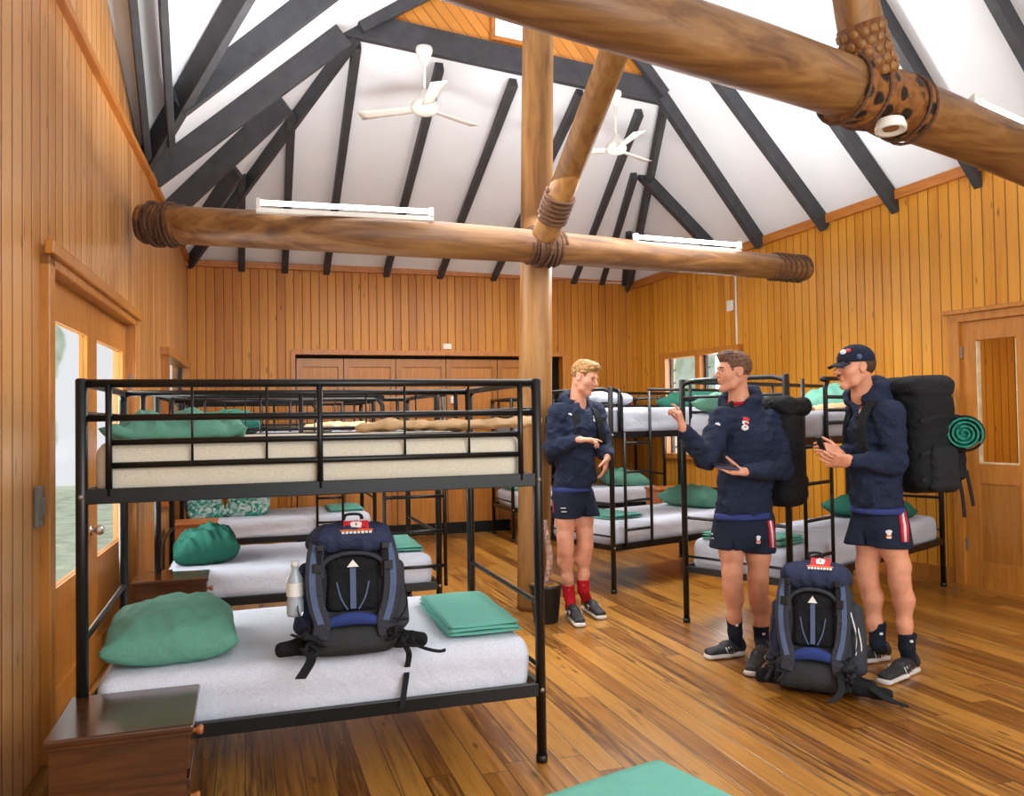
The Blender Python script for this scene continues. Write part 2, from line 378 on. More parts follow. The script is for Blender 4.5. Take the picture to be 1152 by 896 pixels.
# ------------------------------------------------------------------ the room
YB = 10.4
LW = lambda y: -.61 - .034 * (YB - y)            # left wall line
RW = lambda y: 5.09 + .142 * (YB - y)            # right wall line
LA, RA = math.atan(.034), math.atan(.142)
EZ = 3.36
Y0 = -1.2
lwn = np.array([1, -.034, 0]); rwn = np.array([1, .142, 0])
def onL(x, y): return hit(x, y, (LW(0), 0, 0), lwn)
def onR(x, y): return hit(x, y, (RW(0), 0, 0), rwn)
floor = MB().poly([(LW(Y0) - .3, Y0, 0), (RW(Y0) + .3, Y0, 0), (RW(YB) + .3, YB + .3, 0), (LW(YB) - .3, YB + .3, 0)], -.12).build('floor', 'floor_boards'); struct(floor)
# roof planes ---------------------------------------------------------------
SB = .5
nB = np.array([0, SB, 1.]); pB = np.array([0, YB, EZ])          # back plane: z = EZ + SB*(YB-y)
TL = hit(396, 34, pB, nB); TR = hit(752, 112, pB, nB)
CL = np.array([LW(YB), YB, EZ]); CR = np.array([RW(YB), YB, EZ - .1])
EL = onL(170, 180)                                              # left eave towards the camera
ER = onR(1095, 186)
def plane(a, b, c):
    n = np.cross(b - a, c - a); n = n / np.linalg.norm(n); return (n if n[2] > 0 else -n)
nL = plane(CL, EL, TL); nR = plane(CR, ER, TR)
vA = hit(160, 170, CL, nL); vB = hit(256, 0, CL, nL); gB = onL(130, 0)      # valley of the entrance gable and its rake on the wall
nV = np.cross(vB - vA, gB - vA); nV = nV / np.linalg.norm(nV); nV = nV if nV[2] > 0 else -nV; pV = vA
def bay(y): return float(vA[2] + (gB[2] - vA[2]) * (vA[1] - y) / (vA[1] - gB[1]))
def isect(p1, n1, p2, n2, p3, n3):
    return np.linalg.solve(np.stack([n1, n2, n3]), np.array([p1 @ n1, p2 @ n2, p3 @ n3]))
yn = np.array([0, 1., 0]); FY = np.array([0, 2.2, 0]); 
# ridge of left and right planes
rA = isect(CL, nL, CR, nR, TL, yn); rB = isect(CL, nL, CR, nR, FY, yn)
vdir = (vB - vA) / np.linalg.norm(vB - vA); v0 = vA; vTop = vA + vdir * 3.
GY = 4.6
def ceil(name, pts, n):
    o = MB().poly(pts, .06, n).build(name, 'white_ceiling'); return struct(o)
n_ = lambda v: v / np.linalg.norm(v)
ceil('ceiling', [CL, CR, TR, TL], n_(nB))
ceil('ceiling_left', [CL, TL, rA, rB, isect(CL, nL, FY, yn, vTop, np.array([1., 0, 0])), vTop, v0, hit(158, 165, CL, nL), hit(166, 185, CL, nL)], nL)
E_R = isect(CR, nR, np.array([RW(0), 0, 0]), rwn, FY, yn); E_Rf = isect(CR, nR, np.array([RW(0), 0, 0]), rwn, np.array([0, YB, 0]), yn)
ceil('ceiling_right', [E_Rf, E_R, rB, rA, TR, CR], nR)
gA = np.array([LW(v0[1]) - .1, v0[1], bay(v0[1])]); gC = np.array([LW(GY) - .1, GY, bay(GY)])
ceil('ceiling_bay', [v0, vTop, gC + np.array([1.2, 0, (gB - vA)[2] * 0 + .9 * 0]) if False else vTop, gC, gA], nV)
# walls --------------------------------------------------------------------
def rot_wall(name, mat, polys, thick, ang, pos):
    """polys given in world coordinates; the wall's own x axis runs along the wall so the boards follow it"""
    R = rotz(-ang); m = MB()
    for pts in polys:
        q = [R @ (np.array(p, float) - np.array(pos)) for p in pts]
        m.poly(q, thick, (0, 1, 0))
    o = m.build(name, mat); o.location = pos; o.rotation_euler = (0, 0, ang); return struct(o)
# left wall: door opening and louvre window left free
dA, dB = onL(49, 278), onL(147, 357)                            # door frame outer top corners
DY0, DY1, DZ = dA[1], dB[1], 2.2
wY0, wY1 = onL(181, 400)[1], onL(206, 400)[1]; wZ1 = onL(181, 390)[2] * .5 + onL(206, 415)[2] * .5; wZ0 = .75
def lw(y, z): return (LW(y), y, z)
TRY = 7.3
zt = EZ + .1
polys = [[lw(Y0, 0), lw(DY0, 0), lw(DY0, zt), lw(Y0, zt)], [lw(DY0, DZ), lw(DY1, DZ), lw(DY1, zt), lw(DY0, zt)],
         [lw(DY1, 0), lw(wY0, 0), lw(wY0, zt), lw(DY1, zt)], [lw(wY0, 0), lw(wY1, 0), lw(wY1, wZ0), lw(wY0, wZ0)],
         [lw(wY0, wZ1), lw(wY1, wZ1), lw(wY1, zt), lw(wY0, zt)], [lw(wY1, 0), lw(YB, 0), lw(YB, zt), lw(wY1, zt)]]
rot_wall('wall_left', 'left_wall_boards', [[p for p in q] for q in polys], .12, PI / 2 - LA, (LW(Y0), Y0, 0))
up = [[(LW(y) - .05, y, z) for y, z in ((Y0, zt - .05), (7.3, zt - .05), (v0[1], bay(v0[1])), (GY, bay(GY)), (Y0, bay(GY)))]]
rot_wall('wall_left_gable', 'left_wall_boards', up, .1, PI / 2 - LA, (LW(Y0), Y0, 0))
tr = MB(); tr.beam((LW(2) + .015, 2, zt), (LW(7.3) + .015, 7.3, zt), .05, .05); tr.beam((LW(2) + .01, 2, zt + .05), (LW(7.3) + .01, 7.3, zt + .05), .03, .02)
struct(tr.build('trim_1', 'trim_wood'))
# back wall with its recess of tall timber panels
bx0 = Yp(332, 400, YB)[0]; bx1 = Yp(632, 400, YB)[0]; bz = Yp(450, 400, YB)[2]
polys = [[(LW(YB) - .1, YB, 0), (bx0, YB, 0), (bx0, YB, EZ + .05), (LW(YB) - .1, YB, EZ + .05)], [(bx0, YB, bz), (bx1, YB, bz), (bx1, YB, EZ + .05), (bx0, YB, EZ + .05)],
         [(bx1, YB, 0), (RW(YB) + .1, YB, 0), (RW(YB) + .1, YB, EZ + .05), (bx1, YB, EZ + .05)]]
rot_wall('wall_back', 'back_wall_boards', polys, .12, 0, (0, YB, 0))
# right wall with window and door opening
rwp = lambda y, z: (RW(y), y, z)
qa, qb = onR(750, 402), onR(832, 391); WY1, WY0 = qa[1], qb[1]; WZ1 = (qa[2] + qb[2]) / 2; WZ0 = .95
da, db = onR(1072, 360), onR(1092, 656); RDY1 = (da[1] + db[1]) / 2; RDY0 = RDY1 - 1.5; RDZ = 2.24
RZ = lambda y: float(CR[2] + (ER[2] - CR[2]) * (YB - y) / (YB - ER[1]))
def seg(y1, y0, z0, z1=None): return [rwp(y1, z0), rwp(y0, z0), rwp(y0, z1 if z1 else RZ(y0) + .03), rwp(y1, z1 if z1 else RZ(y1) + .03)]
polys = [seg(YB, WY1, 0), seg(WY1, WY0, 0, WZ0), seg(WY1, WY0, WZ1), seg(WY0, RDY1, 0), seg(RDY1, RDY0, RDZ), seg(RDY0, Y0, 0)]
polys = [[tuple(p) for p in q] for q in polys]
rot_wall('wall_right', 'right_wall_boards', polys, .12, -(PI / 2 - RA), (RW(YB), YB, 0))
# cornice trims
m = MB(); m.beam((LW(YB), YB - .03, EZ - .045), (RW(YB), YB - .03, EZ - .045), .06, .07); struct(m.build('trim_2', 'trim_wood'))
m = MB(); m.beam((RW(YB) - .02, YB, RZ(YB) - .03), (RW(1.5) - .02, 1.5, RZ(1.5) - .03), .05, .09); struct(m.build('trim_3', 'trim_wood'))
m = MB(); m.beam((LW(YB) + .02, YB, EZ), (LW(7.3) + .02, 7.3, EZ + .1), .05, .06); struct(m.build('trim_4', 'trim_wood'))
m = MB(); m.beam((bx1, YB - .015, .06), (RW(YB), YB - .015, .06), .03, .12); m.beam((LW(YB), YB - .015, .06), (bx0, YB - .015, .06), .03, .12); struct(m.build('baseboard_back', 'panel_wood'))
m = MB(); m.beam((RW(YB) - .015, YB, .06), (RW(RDY1) - .015, RDY1, .06), .03, .12); struct(m.build('baseboard_right', 'panel_wood'))
m = MB(); m.beam((LW(YB) + .015, YB, .06), (LW(DY1) + .015, DY1, .06), .03, .12); struct(m.build('baseboard_left', 'panel_wood'))
m = MB(); m.beam((bx0, YB + .06, .07), (Yp(575, 590, YB)[0], YB + .06, .07), .03, .14); struct(m.build('baseboard_recess', 'black_gap'))
# the tall panels in the recess
struct(MB().box(((bx0 + bx1) / 2, YB + .3, bz / 2), ((bx1 - bx0) / 2 + .1, .02, bz / 2 + .1)).build('wall_recess', 'black_gap'))
fr = MB(); fr.beam((bx0 - .05, YB - .01, bz + .03), (bx1 + .05, YB - .01, bz + .03), .04, .06, up=(0, 0, 1)); fr.beam((bx0 - .025, YB - .01, 0), (bx0 - .025, YB - .01, bz), .05, .04, up=(0, 1, 0)); fr.beam((bx1 + .025, YB - .01, 0), (bx1 + .025, YB - .01, bz), .05, .04, up=(0, 1, 0))
struct(fr.build('trim_5', 'trim_wood'))
edges = [bx0 + .02] + [Yp(x, 420, YB)[0] for x in (388, 447, 504, 562)] + [Yp(622, 420, YB)[0]]
for i in range(5):
    a, b = edges[i], edges[i + 1]; w = b - a; t_ = empty('panel_door', (a, YB + .1, 0), 0, ['leftmost tall timber cupboard panel in the back wall recess', 'second timber cupboard panel from the left in the back wall recess', 'middle timber cupboard panel, under the white box on the back wall', 'fourth timber cupboard panel, just left of the round post', 'timber cupboard panel half hidden behind the round post'][i], 'cupboard door', 'timber panels along the back wall')
    f_ = MB()
    for x0, x1 in ((0, .07), (w - .07, w - .01)): f_.box(((x0 + x1) / 2, 0, (bz - .04) / 2), ((x1 - x0) / 2, .02, (bz - .04) / 2))
    for z0, z1 in ((.02, .14), (1.0, 1.1), (bz - .14, bz - .04)): f_.box((w / 2, 0, (z0 + z1) / 2), (w / 2 - .06, .019, (z1 - z0) / 2))
    f_.build('frame', 'panel_wood', t_)
    MB().box((w / 2, .012, (bz) / 2), (w / 2 - .05, .006, bz / 2 - .06)).build('infill', 'door_wood', t_)
plain('cream_bead', (206, 186, 150), rough=.4)
# left double door -----------------------------------------------------------
dr = empty('door_1', (LW(DY0), DY0, 0), PI / 2 - LA); dr['kind'] = 'structure'
DW = (DY1 - DY0) / math.cos(LA)
m = MB()
for a, b in ((-.06, .03), (DW - .03, DW + .06)): m.box(((a + b) / 2, .02, DZ / 2), ((b - a) / 2, .06, DZ / 2))
m.box((DW / 2, .02, DZ - .01), (DW / 2 + .06, .06, .045)); m.box((DW / 2, -.045, DZ + .02), (DW / 2 + .1, .02, .03)); m.build('frame', 'door_wood', dr, bevel=.006)
hw = (DW - .06) / 2
for i in range(2):
    x0 = .03 + i * hw; st = .13
    l = MB()
    l.box((x0 + st / 2, .05, DZ / 2 - .03), (st / 2, .022, DZ / 2 - .03)); l.box((x0 + hw - st / 2, .05, DZ / 2 - .03), (st / 2, .022, DZ / 2 - .03))
    for z0, z1 in ((.0, .2), (.56, .68), (DZ - .25, DZ - .06)): l.box((x0 + hw / 2, .05, (z0 + z1) / 2), (hw / 2 - .01, .02, (z1 - z0) / 2))
    l.box((x0 + hw / 2, .055, .4), (hw / 2 - .1, .008, .2)); lf = l.build('door_leaf', 'door_wood', dr)
    MB().box((x0 + hw / 2, .05, (.68 + DZ - .25) / 2), (hw / 2 - st, .003, (DZ - .93) / 2)).build('pane', 'glass', dr)
    if i == 0: MB().lathe([(0, .07), (.022, .065), (.03, .045), (.022, .028), (.011, .02), (.011, .004), (.03, .003), (.03, 0)], (x0 + hw - .05, .028, .86), R=np.array([[1, 0, 0], [0, 0, -1], [0, 1, 0.]])).build('door_knob', 'chrome', dr)
    MB().box((DW - .02 if i else .02, -.005, 1.75), (.012, .012, .05)).build('hinge', 'bolt_metal', dr)
# right glazed door ------------------------------------------------------------
dr = empty('door_2', (RW(RDY1), RDY1, 0), -(PI / 2 - RA)); dr['kind'] = 'structure'
m = MB()
for a, b in ((-.05, .04), (1.42, 1.5)): m.box(((a + b) / 2, -.0, RDZ / 2), ((b - a) / 2, .06, RDZ / 2))
m.box((.72, 0, RDZ), (.78, .06, .04)); m.box((.72, -.06, RDZ + .045), (.82, .03, .018)); m.build('frame', 'door_wood', dr, bevel=.005)
l = MB(); x0, x1, W = .04, 1.4, 1.36
for a, b in ((0, .13), (.47, .58), (.92, 1.03), (1.23, 1.36)): l.box((x0 + (a + b) / 2, .0, RDZ / 2 - .02), ((b - a) / 2, .022, RDZ / 2 - .02))
for z0, z1 in ((0, .22), (.86, 1.02), (RDZ - .2, RDZ - .04)): l.box((x0 + W / 2, 0, (z0 + z1) / 2), (W / 2, .0215, (z1 - z0) / 2))
l.build('door_leaf', 'door_wood', dr)
for a, b in ((.13, .47), (.58, .92), (1.03, 1.23)):
    MB().box((x0 + (a + b) / 2, .0, .54), ((b - a) / 2, .01, .33)).build('lower_panel', 'panel_wood', dr)
    MB().box((x0 + (a + b) / 2, .0, 1.53), ((b - a) / 2, .003, .52)).build('pane', 'glass', dr)
    MB().box((x0 + (a + b) / 2, -.0, 1.025), ((b - a) / 2, .02, .008)).box((x0 + a + .004, 0, 1.53), (.004, .0225, .5)).box((x0 + b - .004, 0, 1.53), (.004, .0225, .5)).build('glazing_bead', 'cream_bead', dr)
for z in (.35, 1.95): MB().box((.045, -.03, z), (.012, .012, .05)).build('hinge', 'bolt_metal', dr)
# the lobby behind that door
m = MB(); yq = RDY1 + .3
struct(MB().poly([(RW(RDY1) + .12, RDY1 + 1.2, 0), (RW(RDY1) + 2.4, RDY1 + 1.2, 0), (RW(RDY0) + 2.4, RDY0 - .5, 0), (RW(RDY0) + .12, RDY0 - .5, 0)], -.1).build('floor_lobby', 'floor_boards'))
struct(MB().box((RW(RDY1) + 2.1, RDY1 - .4, 1.4), (.05, 2., 1.5)).build('wall_lobby', 'back_wall_boards'))
struct(MB().box((RW(RDY1) + 1.2, RDY1 + 1.2, 1.4), (1.2, .05, 1.5)).build('wall_lobby_side', 'back_wall_boards'))
struct(MB().box((RW(RDY1) + 1.25, RDY1 - .4, 2.75), (1.15, 1.8, .04)).build('ceiling_lobby', 'back_wall_boards'))
# windows ----------------------------------------------------------------------
def window(name, o, ang, W, z0, z1, bays, nlou):
    w = empty(name, o, ang); w['kind'] = 'structure'; H = z1 - z0; m = MB()
    for x in (0.02, W - .02): m.box((x, .0, (z0 + z1) / 2), (.035, .07, H / 2 + .03))
    m.box((W / 2, 0, z0 - .0), (W / 2 + .06, .08, .03)); m.box((W / 2, 0, z1), (W / 2 + .05, .075, .035))
    for i in range(1, bays): m.box((W * i / bays, 0.0, (z0 + z1) / 2), (.045, .06, H / 2))
    m.build('window_frame', 'door_wood', w)
    for i in range(bays):
        a = W * i / bays + .06; b = W * (i + 1) / bays - .06
        for k in range(nlou):
            zc = z0 + .06 + (H - .12) * (k + .5) / nlou; hh = (H - .12) / nlou / 2 * 1.04; s, c = math.sin(.5), math.cos(.5)
            R = np.array([[1, 0, 0], [0, c, -s], [0, s, c]])
            MB().box(((a + b) / 2, .05, zc), ((b - a) / 2, .003, hh), R).build('louvre_blade', 'glass', w)
        cl = MB()
        for x in (a, b):
            cl.box((x, .03, (z0 + z1) / 2), (.012, .02, H / 2 - .03))
            for k in range(nlou): cl.box((x, .05, z0 + .06 + (H - .12) * (k + .5) / nlou - .05), (.014, .045, .006), R)
        cl.build('louvre_clips', 'black_plastic', w)
    return w
window('window_1', (RW(WY1), WY1, 0), -(PI / 2 - RA), (WY1 - WY0) / math.cos(RA), WZ0, WZ1, 2, 7)
window('window_2', (LW(wY0), wY0, 0), PI / 2 - LA, (wY1 - wY0) / math.cos(LA), wZ0, wZ1, 1, 9)
# garden: foliage banks outside the left door and right window
gb = MB(); rg = random.Random(2)
def bank(x0, y0, x1, y1, h, nx, name):
    g = MB(); d = np.array([x1 - x0, y1 - y0]); L = np.linalg.norm(d); d = d / L; nn = np.array([-d[1], d[0]])
    def fn(u, v):
        o = .5 * math.sin(u * 31 + v * 7) * math.sin(v * 13 + u * 5) + .25 * math.sin(u * 77 + 3 * v)
        return (x0 + d[0] * L * u + nn[0] * o, y0 + d[1] * L * u + nn[1] * o, -.3 + h * v)
    g.grid(fn, nx, 24); o = g.build(name, 'garden_foliage'); o['kind'] = 'stuff'; o['category'] = 'foliage'; return o
b1 = bank(-7, 2, -5, 26, 8, 90, 'garden_foliage_bank'); tag(b1, 'pale sunlit garden foliage outside the left glazed doors')
b2 = bank(12, 22, 13, 4, 8, 90, 'garden_foliage_bank'); tag(b2, 'pale sunlit garden foliage outside the louvred window on the right')
plain('lawn', (216, 226, 200), rough=.9, nz=.15, scale=3.)  # green paled towards white; outdoor glare put into the colour
struct(MB().poly([(-9, -4, -.35), (-1.2, -4, -.35), (-1.2, 28, -.35), (-9, 28, -.35)], -.1).build('ground_outside_left', 'lawn'))
struct(MB().poly([(7.5, 6.2, -.35), (14, 6.2, -.35), (14, 28, -.35), (7.5, 28, -.35)], -.1).build('ground_outside_right', 'lawn'))
# ------------------------------------------------------------------ roof timbers
def rafter(a, b, n, w=.05, h=.13, label=None, grp='black roof rafters', name='rafter', foot=0.):
    a = np.array(a, float); b = np.array(b, float); n = np.array(n) / np.linalg.norm(n)
    if foot: a = a - (b - a) / np.linalg.norm(b - a) * foot
    m = MB().beam(a, b, w, h, up=n, drop=True); o = m.build(name, 'black_beam', local=a, bevel=.004)
    return tag(o, label, 'rafter' if name == 'rafter' else 'beam', grp)
BR = [((272, 302), (272, 192)), ((320, 305), (328, 122)), ((366, 308), (401, 46)), ((432, 311), (494, 70)), ((491, 314), (577, 88)), ((551, 315), (652, 100)), ((641, 320), (718, 122)), ((673, 322), (712, 192)), ((700, 322), (706, 256))]
bl = ['short black rafter over the back wall nearest its left corner', 'second black back-wall rafter from the left corner', 'third black back-wall rafter, rising to the left end of the tie beam', 'black back-wall rafter directly behind the larger ceiling fan', 'black back-wall rafter just left of the round post', 'black back-wall rafter half hidden by the round post', 'black back-wall rafter right of the leaning brace', 'black rafter over the back wall ending at the right-hand hip joint', 'shortest black rafter over the back wall beside its right corner']
for (f, g), lb in zip(BR, bl): rafter(hit(*f, pB + np.array([0, 0, -.0]), nB), hit(*g, pB, nB), nB, .075, .11, lb, 'back-wall rafters', foot=.05)
# hips
rafter(CL, TL, plane(CL, TL, CL + np.array([1., 0, 0])) * .5 + nL, .05, .13, 'black hip rafter climbing from the back-left corner', 'hip rafters')
rafter(CR, TR, nR, .05, .13, 'black hip rafter climbing from the back-right corner', 'hip rafters', foot=.1)
# left plane rafters
for (f, g, h_), lb in zip([((176, 196), (387, 39), .2), ((196, 234), (321, 116), .2), ((222, 258), (266, 191), .16), ((200, 118), (372, -14), .2)],
                      ['broad black rafter from the left eave to the end of the tie beam', 'second broad black rafter on the left slope, meeting the hip halfway', 'shortest black rafter on the left slope next to the back corner', 'highest broad black rafter on the left slope, leaving the top of the photo']):
    pc = CL - nL * h_ / 2; rafter(hit(*f, pc, nL) + nL * h_ / 2, hit(*g, pc, nL) + nL * h_ / 2, nL, .05, h_, lb, 'left-slope rafters', foot=0 if f[1] < 150 else .05)
rafter(v0, vTop, (nL + nV), .07, .18, 'black valley rafter where the entrance gable meets the left slope', name='valley_rafter', grp=None)
rk = gB - gA; rk = rk / np.linalg.norm(rk)
for x_, lb in ((.04, 'black rake rafter tight against the left gable wall'), (.22, 'second black rake rafter beside the left gable wall')):
    a_ = gA + np.array([x_ + .06, 0, -.02]) + rk * x_ * .6; rafter(a_, a_ + rk * 3.2, nV, .05, .14, lb, 'gable rake rafters')
# right plane rafters
for (f, g), lb in zip([((858, 268), (748, 104)), ((931, 247), (800, 68)), ((1012, 226), (915, 88)), ((1110, 203), (985, -10)), ((806, 276), (722, 188)), ((1190, 110), (1118, -20)), ((760, 296), (712, 255))],
                      ['black right-slope rafter from the tie beam end down to the conduit', 'black right-slope rafter second in from the tie beam', 'black right-slope rafter passing behind the bark-wrapped joint', 'black right-slope rafter crossing behind the thick upper log', 'black right-slope rafter starting at the hip joint behind the tube light', 'black right-slope rafter cut by the top right corner of the photo', 'shortest black right-slope rafter beside the far corner']):
    a = hit(*f, CR, nR); rafter(a, hit(*g, CR, nR), nR, .075, .14, lb, 'right-slope rafters', foot=.04)
# tie beam and gablet
ty = n_(np.array([-(TR - TL)[1], (TR - TL)[0], 0.]))
tb = MB().beam(TL + (TL - TR) * .03 + np.array([0, 0, .05]), TR + (TR - TL) * .03 + np.array([0, 0, .05]), .07, .24).build('tie_beam', 'black_beam', bevel=.006)
tag(tb, 'deep black tie beam spanning the slopes under the boarded gablet', 'beam')
for q_, lb in ((TL, 'black rake of the gablet on its left side'), (TR, 'black rake of the gablet on its right side')):
    apx_ = isect(CL, nL, CR, nR, TL, ty); rafter(q_ - ty * .06 + np.array([0, 0, .1]), apx_ - ty * .06, (0, 0, 1), .06, .16, lb, 'gablet rakes', 'gablet_rake')
gz = .17
ga, gb_ = TL + (TR - TL) * .13, TR - (TR - TL) * .05; top = (ga + gb_) / 2 + np.array([0, 0, 1.6]) 
ap = (TL + TR) / 2 + np.array([0, .05, 0]); 
apx = isect(CL, nL, CR, nR, TL, ty)
def onG(x, y): return hit(x, y, TL + ty * .02, ty)
wa, wb, wc, wd = onG(553, 12), onG(590, 20), onG(590, 52), onG(553, 44)
gl = [TL + np.array([0, 0, .1]), TR + np.array([0, 0, .1]), apx]
R_ = np.array([n_(TR - TL), ty, [0, 0, 1]])
gw = MB(); 
gv = [R_ @ (np.array(p) - TL) for p in gl]; gw.poly(gv, .04, (0, 1, 0)); go = gw.build('wall_gablet', 'gable_boards'); go.matrix_world = Matrix([[R_[0][0], R_[1][0], R_[2][0], TL[0]], [R_[0][1], R_[1][1], R_[2][1], TL[1]], [R_[0][2], R_[1][2], R_[2][2], TL[2]], [0, 0, 0, 1]]); struct(go)
off = -ty * .03
gwin = MB(); cw = (wa + wb + wc + wd) / 4 + off; Rw = np.stack([n_(TR - TL), ty, [0, 0, 1.]], 1); hwid = np.linalg.norm(wb - wa) / 2; hhei = abs(wa[2] - wd[2]) / 2
we = empty('window_3', cw); we['kind'] = 'structure'; we.matrix_world = Matrix([[*Rw[0], cw[0]], [*Rw[1], cw[1]], [*Rw[2], cw[2]], [0, 0, 0, 1]])
emit('daylight_pane', (235, 240, 245), 1.1)
f_ = MB(); f_.box((0, 0, hhei), (hwid + .03, .02, .02)).box((0, 0, -hhei), (hwid + .03, .02, .02)).box((-hwid, 0, 0), (.02, .02, hhei)).box((hwid, 0, 0), (.02, .02, hhei)); f_.build('window_frame', 'trim_wood', we)
MB().box((0, .005, 0), (hwid, .004, hhei)).build('pane', 'daylight_pane', we)
# ------------------------------------------------------------------ logs, posts, brace, lamps
rl = random.Random(5)
def log(name, pts, rad, mat, n=20, seed=0, seg=26):
    pts = smooth_path(pts, seg); k = len(pts); rr = np.random.RandomState(seed); ph = rr.rand(6) * 6
    rs = np.interp(np.linspace(0, 1, k), np.linspace(0, 1, len(rad)), rad)
    m = MB(); base = MB().tube(pts, 1., n)
    rings = np.array(base.v).reshape(k, n, 3); out = []
    for i in range(k):
        c = pts[i]
        for j in range(n):
            a = 2 * PI * j / n; t = i / 8
            r = rs[i] * (1 + .025 * math.sin(a * 2 + ph[0] + t * .4) + .02 * math.sin(a * 3 + ph[1] - t * .3) + .015 * math.sin(t * 1.7 + ph[2]))
            out.append(c + (rings[i, j] - c) * r)
    m.add(out, base.f, True); return m.build(name, mat)
def wrap(name, a, b, r, turns, thick, label, mat='rope_fibre', cross=True, flat=1.):
    """lashing wound round a round timber between a and b"""
    a = np.array(a, float); b = np.array(b, float); d = b - a; L = np.linalg.norm(d); d = d / L
    u = np.cross(d, [0, 0, 1.]) if abs(d[2]) < .9 else np.cross(d, [1., 0, 0]); u = u / np.linalg.norm(u); v = np.cross(d, u)
    e = empty(name, tuple(a), 0, label, 'lashing'); m = MB()
    def coil(turns, s0, s1, rr, ph=0.):
        N = int(turns * 22); return [a + d * (s0 + (s1 - s0) * i / N) + (u * math.cos(2 * PI * turns * i / N + ph) + v * math.sin(2 * PI * turns * i / N + ph)) * rr - a for i in range(N + 1)]
    m.tube(coil(turns, 0, L, r), thick, 6); m.build('winding', mat, e)
    if cross:
        for ph, s0, s1 in ((0, .05, L - .05), (2.1, L - .04, .04), (4., .02, L * .8)): MB().tube(coil(1.6, s0, s1, r + thick * 1.3, ph), thick * .9, 6).build('cross_strand', mat, e)
    return e
LY = 5.84
l0 = P(160, 251.5, 5.9); l1 = Yp(600, 277, LY); l2 = Yp(905, 303, 6.25); l0[0] = max(l0[0], LW(l0[1]) + .02)
mid1 = Yp(370, 262.5, 5.84); mid2 = Yp(760, 291, 6.02)
r0 = .130
lg = log('log_beam', [l0 - (mid1 - l0) * .0, mid1, l1, mid2, l2], [r0, .128, .122, .112, .108], 'log_wood', seed=1)
tag(lg, 'round lower log beam crossing the hall from the left wall, lashed to the round post', 'log beam')
R6 = lambda a, b, t: a + (b - a) * t
wrap('rope_lashing', R6(l0, mid1, .02), R6(l0, mid1, .235), .132, 9, .014, 'dark rope lashing at the left-wall end of the lower log beam')
wrap('rope_lashing', R6(mid2, l2, .72), R6(mid2, l2, .985), .112, 6, .014, 'dark rope lashing at the right-hand free end of the lower log beam', cross=False)
wrap('rope_lashing', R6(l1, mid1, .03), R6(l1, mid2, .17), .128, 8, .013, 'rope lashing tying the lower log beam to the round post and brace')
pb = Zp(597, 690, 0); pb = np.array([pb[0] + .075, pb[1] + .14, 0]); pt = Yp(605, 20, pb[1]); dd = pt - pb
post = log('timber_post', [pb, pb + dd * .33, pb + dd * .66, pb + dd * 1.25], [.128, .125, .12, .118], 'pole_wood', seed=3)
tag(post, 'tall round timber post standing on the floor in the middle of the hall', 'post')
BD = 5.75
b0 = P(613, 266, 5.78); b1 = P(694, 52, 4.95)
br = log('timber_brace', [b0, (b0 + b1) / 2, b1 + (b1 - b0) * .35], [.092, .09, .085], 'pole_wood', seed=4)
tag(br, 'leaning pole brace rising right from the rope lashing on the post', 'brace')
d_ = n_(b1 - b0); wrap('rope_lashing', b0 + d_ * .14, b0 + d_ * .34, .098, 6, .012, 'plaited rope binding round the foot of the leaning brace', cross=False)
# upper thick log
u0 = P(470, -62, 2.9); u1 = P(700, 18, 3.25); u2 = P(900, 82, 3.75); u3 = P(1060, 138, 4.3); u4 = P(1200, 196, 4.8)
ul = log('log_beam', [u0, u1, u2, u3, u4], [.150, .146, .142, .140, .138], 'log_wood', seed=8)
tag(ul, 'thickest log beam sloping across the top right corner of the photo', 'log beam')
q0, q1 = P(938, 97, 3.87), P(1000, 117, 4.1)
grainwood('bark_scale', [(96, 62, 24), (132, 88, 38), (152, 104, 50)], rough=.5, axis='z')
k_ = empty('bark_collar', tuple(P(985, 105, 3.95)), 0, 'carved bark collar with blackened spots wrapped round the thick upper log', 'collar')
O = P(985, 105, 3.95)
log_m = MB(); pts = smooth_path([P(948, 100, 3.9) - O, P(975, 108, 3.98) - O, P(1008, 119, 4.1) - O, P(1022, 125, 4.15) - O], 6)
log_m.tube(pts, [.155 + .006 * math.sin(i * 1.3) for i in range(len(pts))], 24); log_m.build('sleeve', 'bark_spotted' if 'bark_spotted' in M else 'bark_brown', k_)
for t_ in (0, 5, -1, -5): 
    c_ = pts[t_]; d2 = n_(pts[1] - pts[0]); u_ = n_(np.cross(d2, [0, 0, 1.])); v_ = np.cross(d2, u_)
    MB().tube([c_ + (u_ * math.cos(a) + v_ * math.sin(a)) * .16 for a in np.linspace(0, 2 * PI, 25)[:-1]], .008, 6, closed=True).build('rim', 'rope_fibre', k_)
s0 = P(985, 80, 3.95); s1 = P(968, 30, 3.9); s2 = P(952, -60, 3.8)
st = log('timber_strut', [s0, s1, s2], [.105, .10, .095], 'pole_wood', seed=9); tag(st, 'short upright pole stub rising from the bark collar at the top right', 'post')
O2 = s1.copy(); k2 = empty('scaled_collar', tuple(O2), 0, 'collar of round wooden scales around the upright pole stub', 'collar')
d2 = n_(s2 - s0); u_ = n_(np.cross(d2, [0, 1., 0])); v_ = np.cross(d2, u_)
c0 = P(981, 88, 3.93); c1 = P(967, 28, 3.88)
MB().tube([c0 - O2, (c0 + c1) / 2 - O2, c1 - O2], [.118, .108, .104], 24).build('sleeve', 'bark_brown', k2)
sc_ = MB()
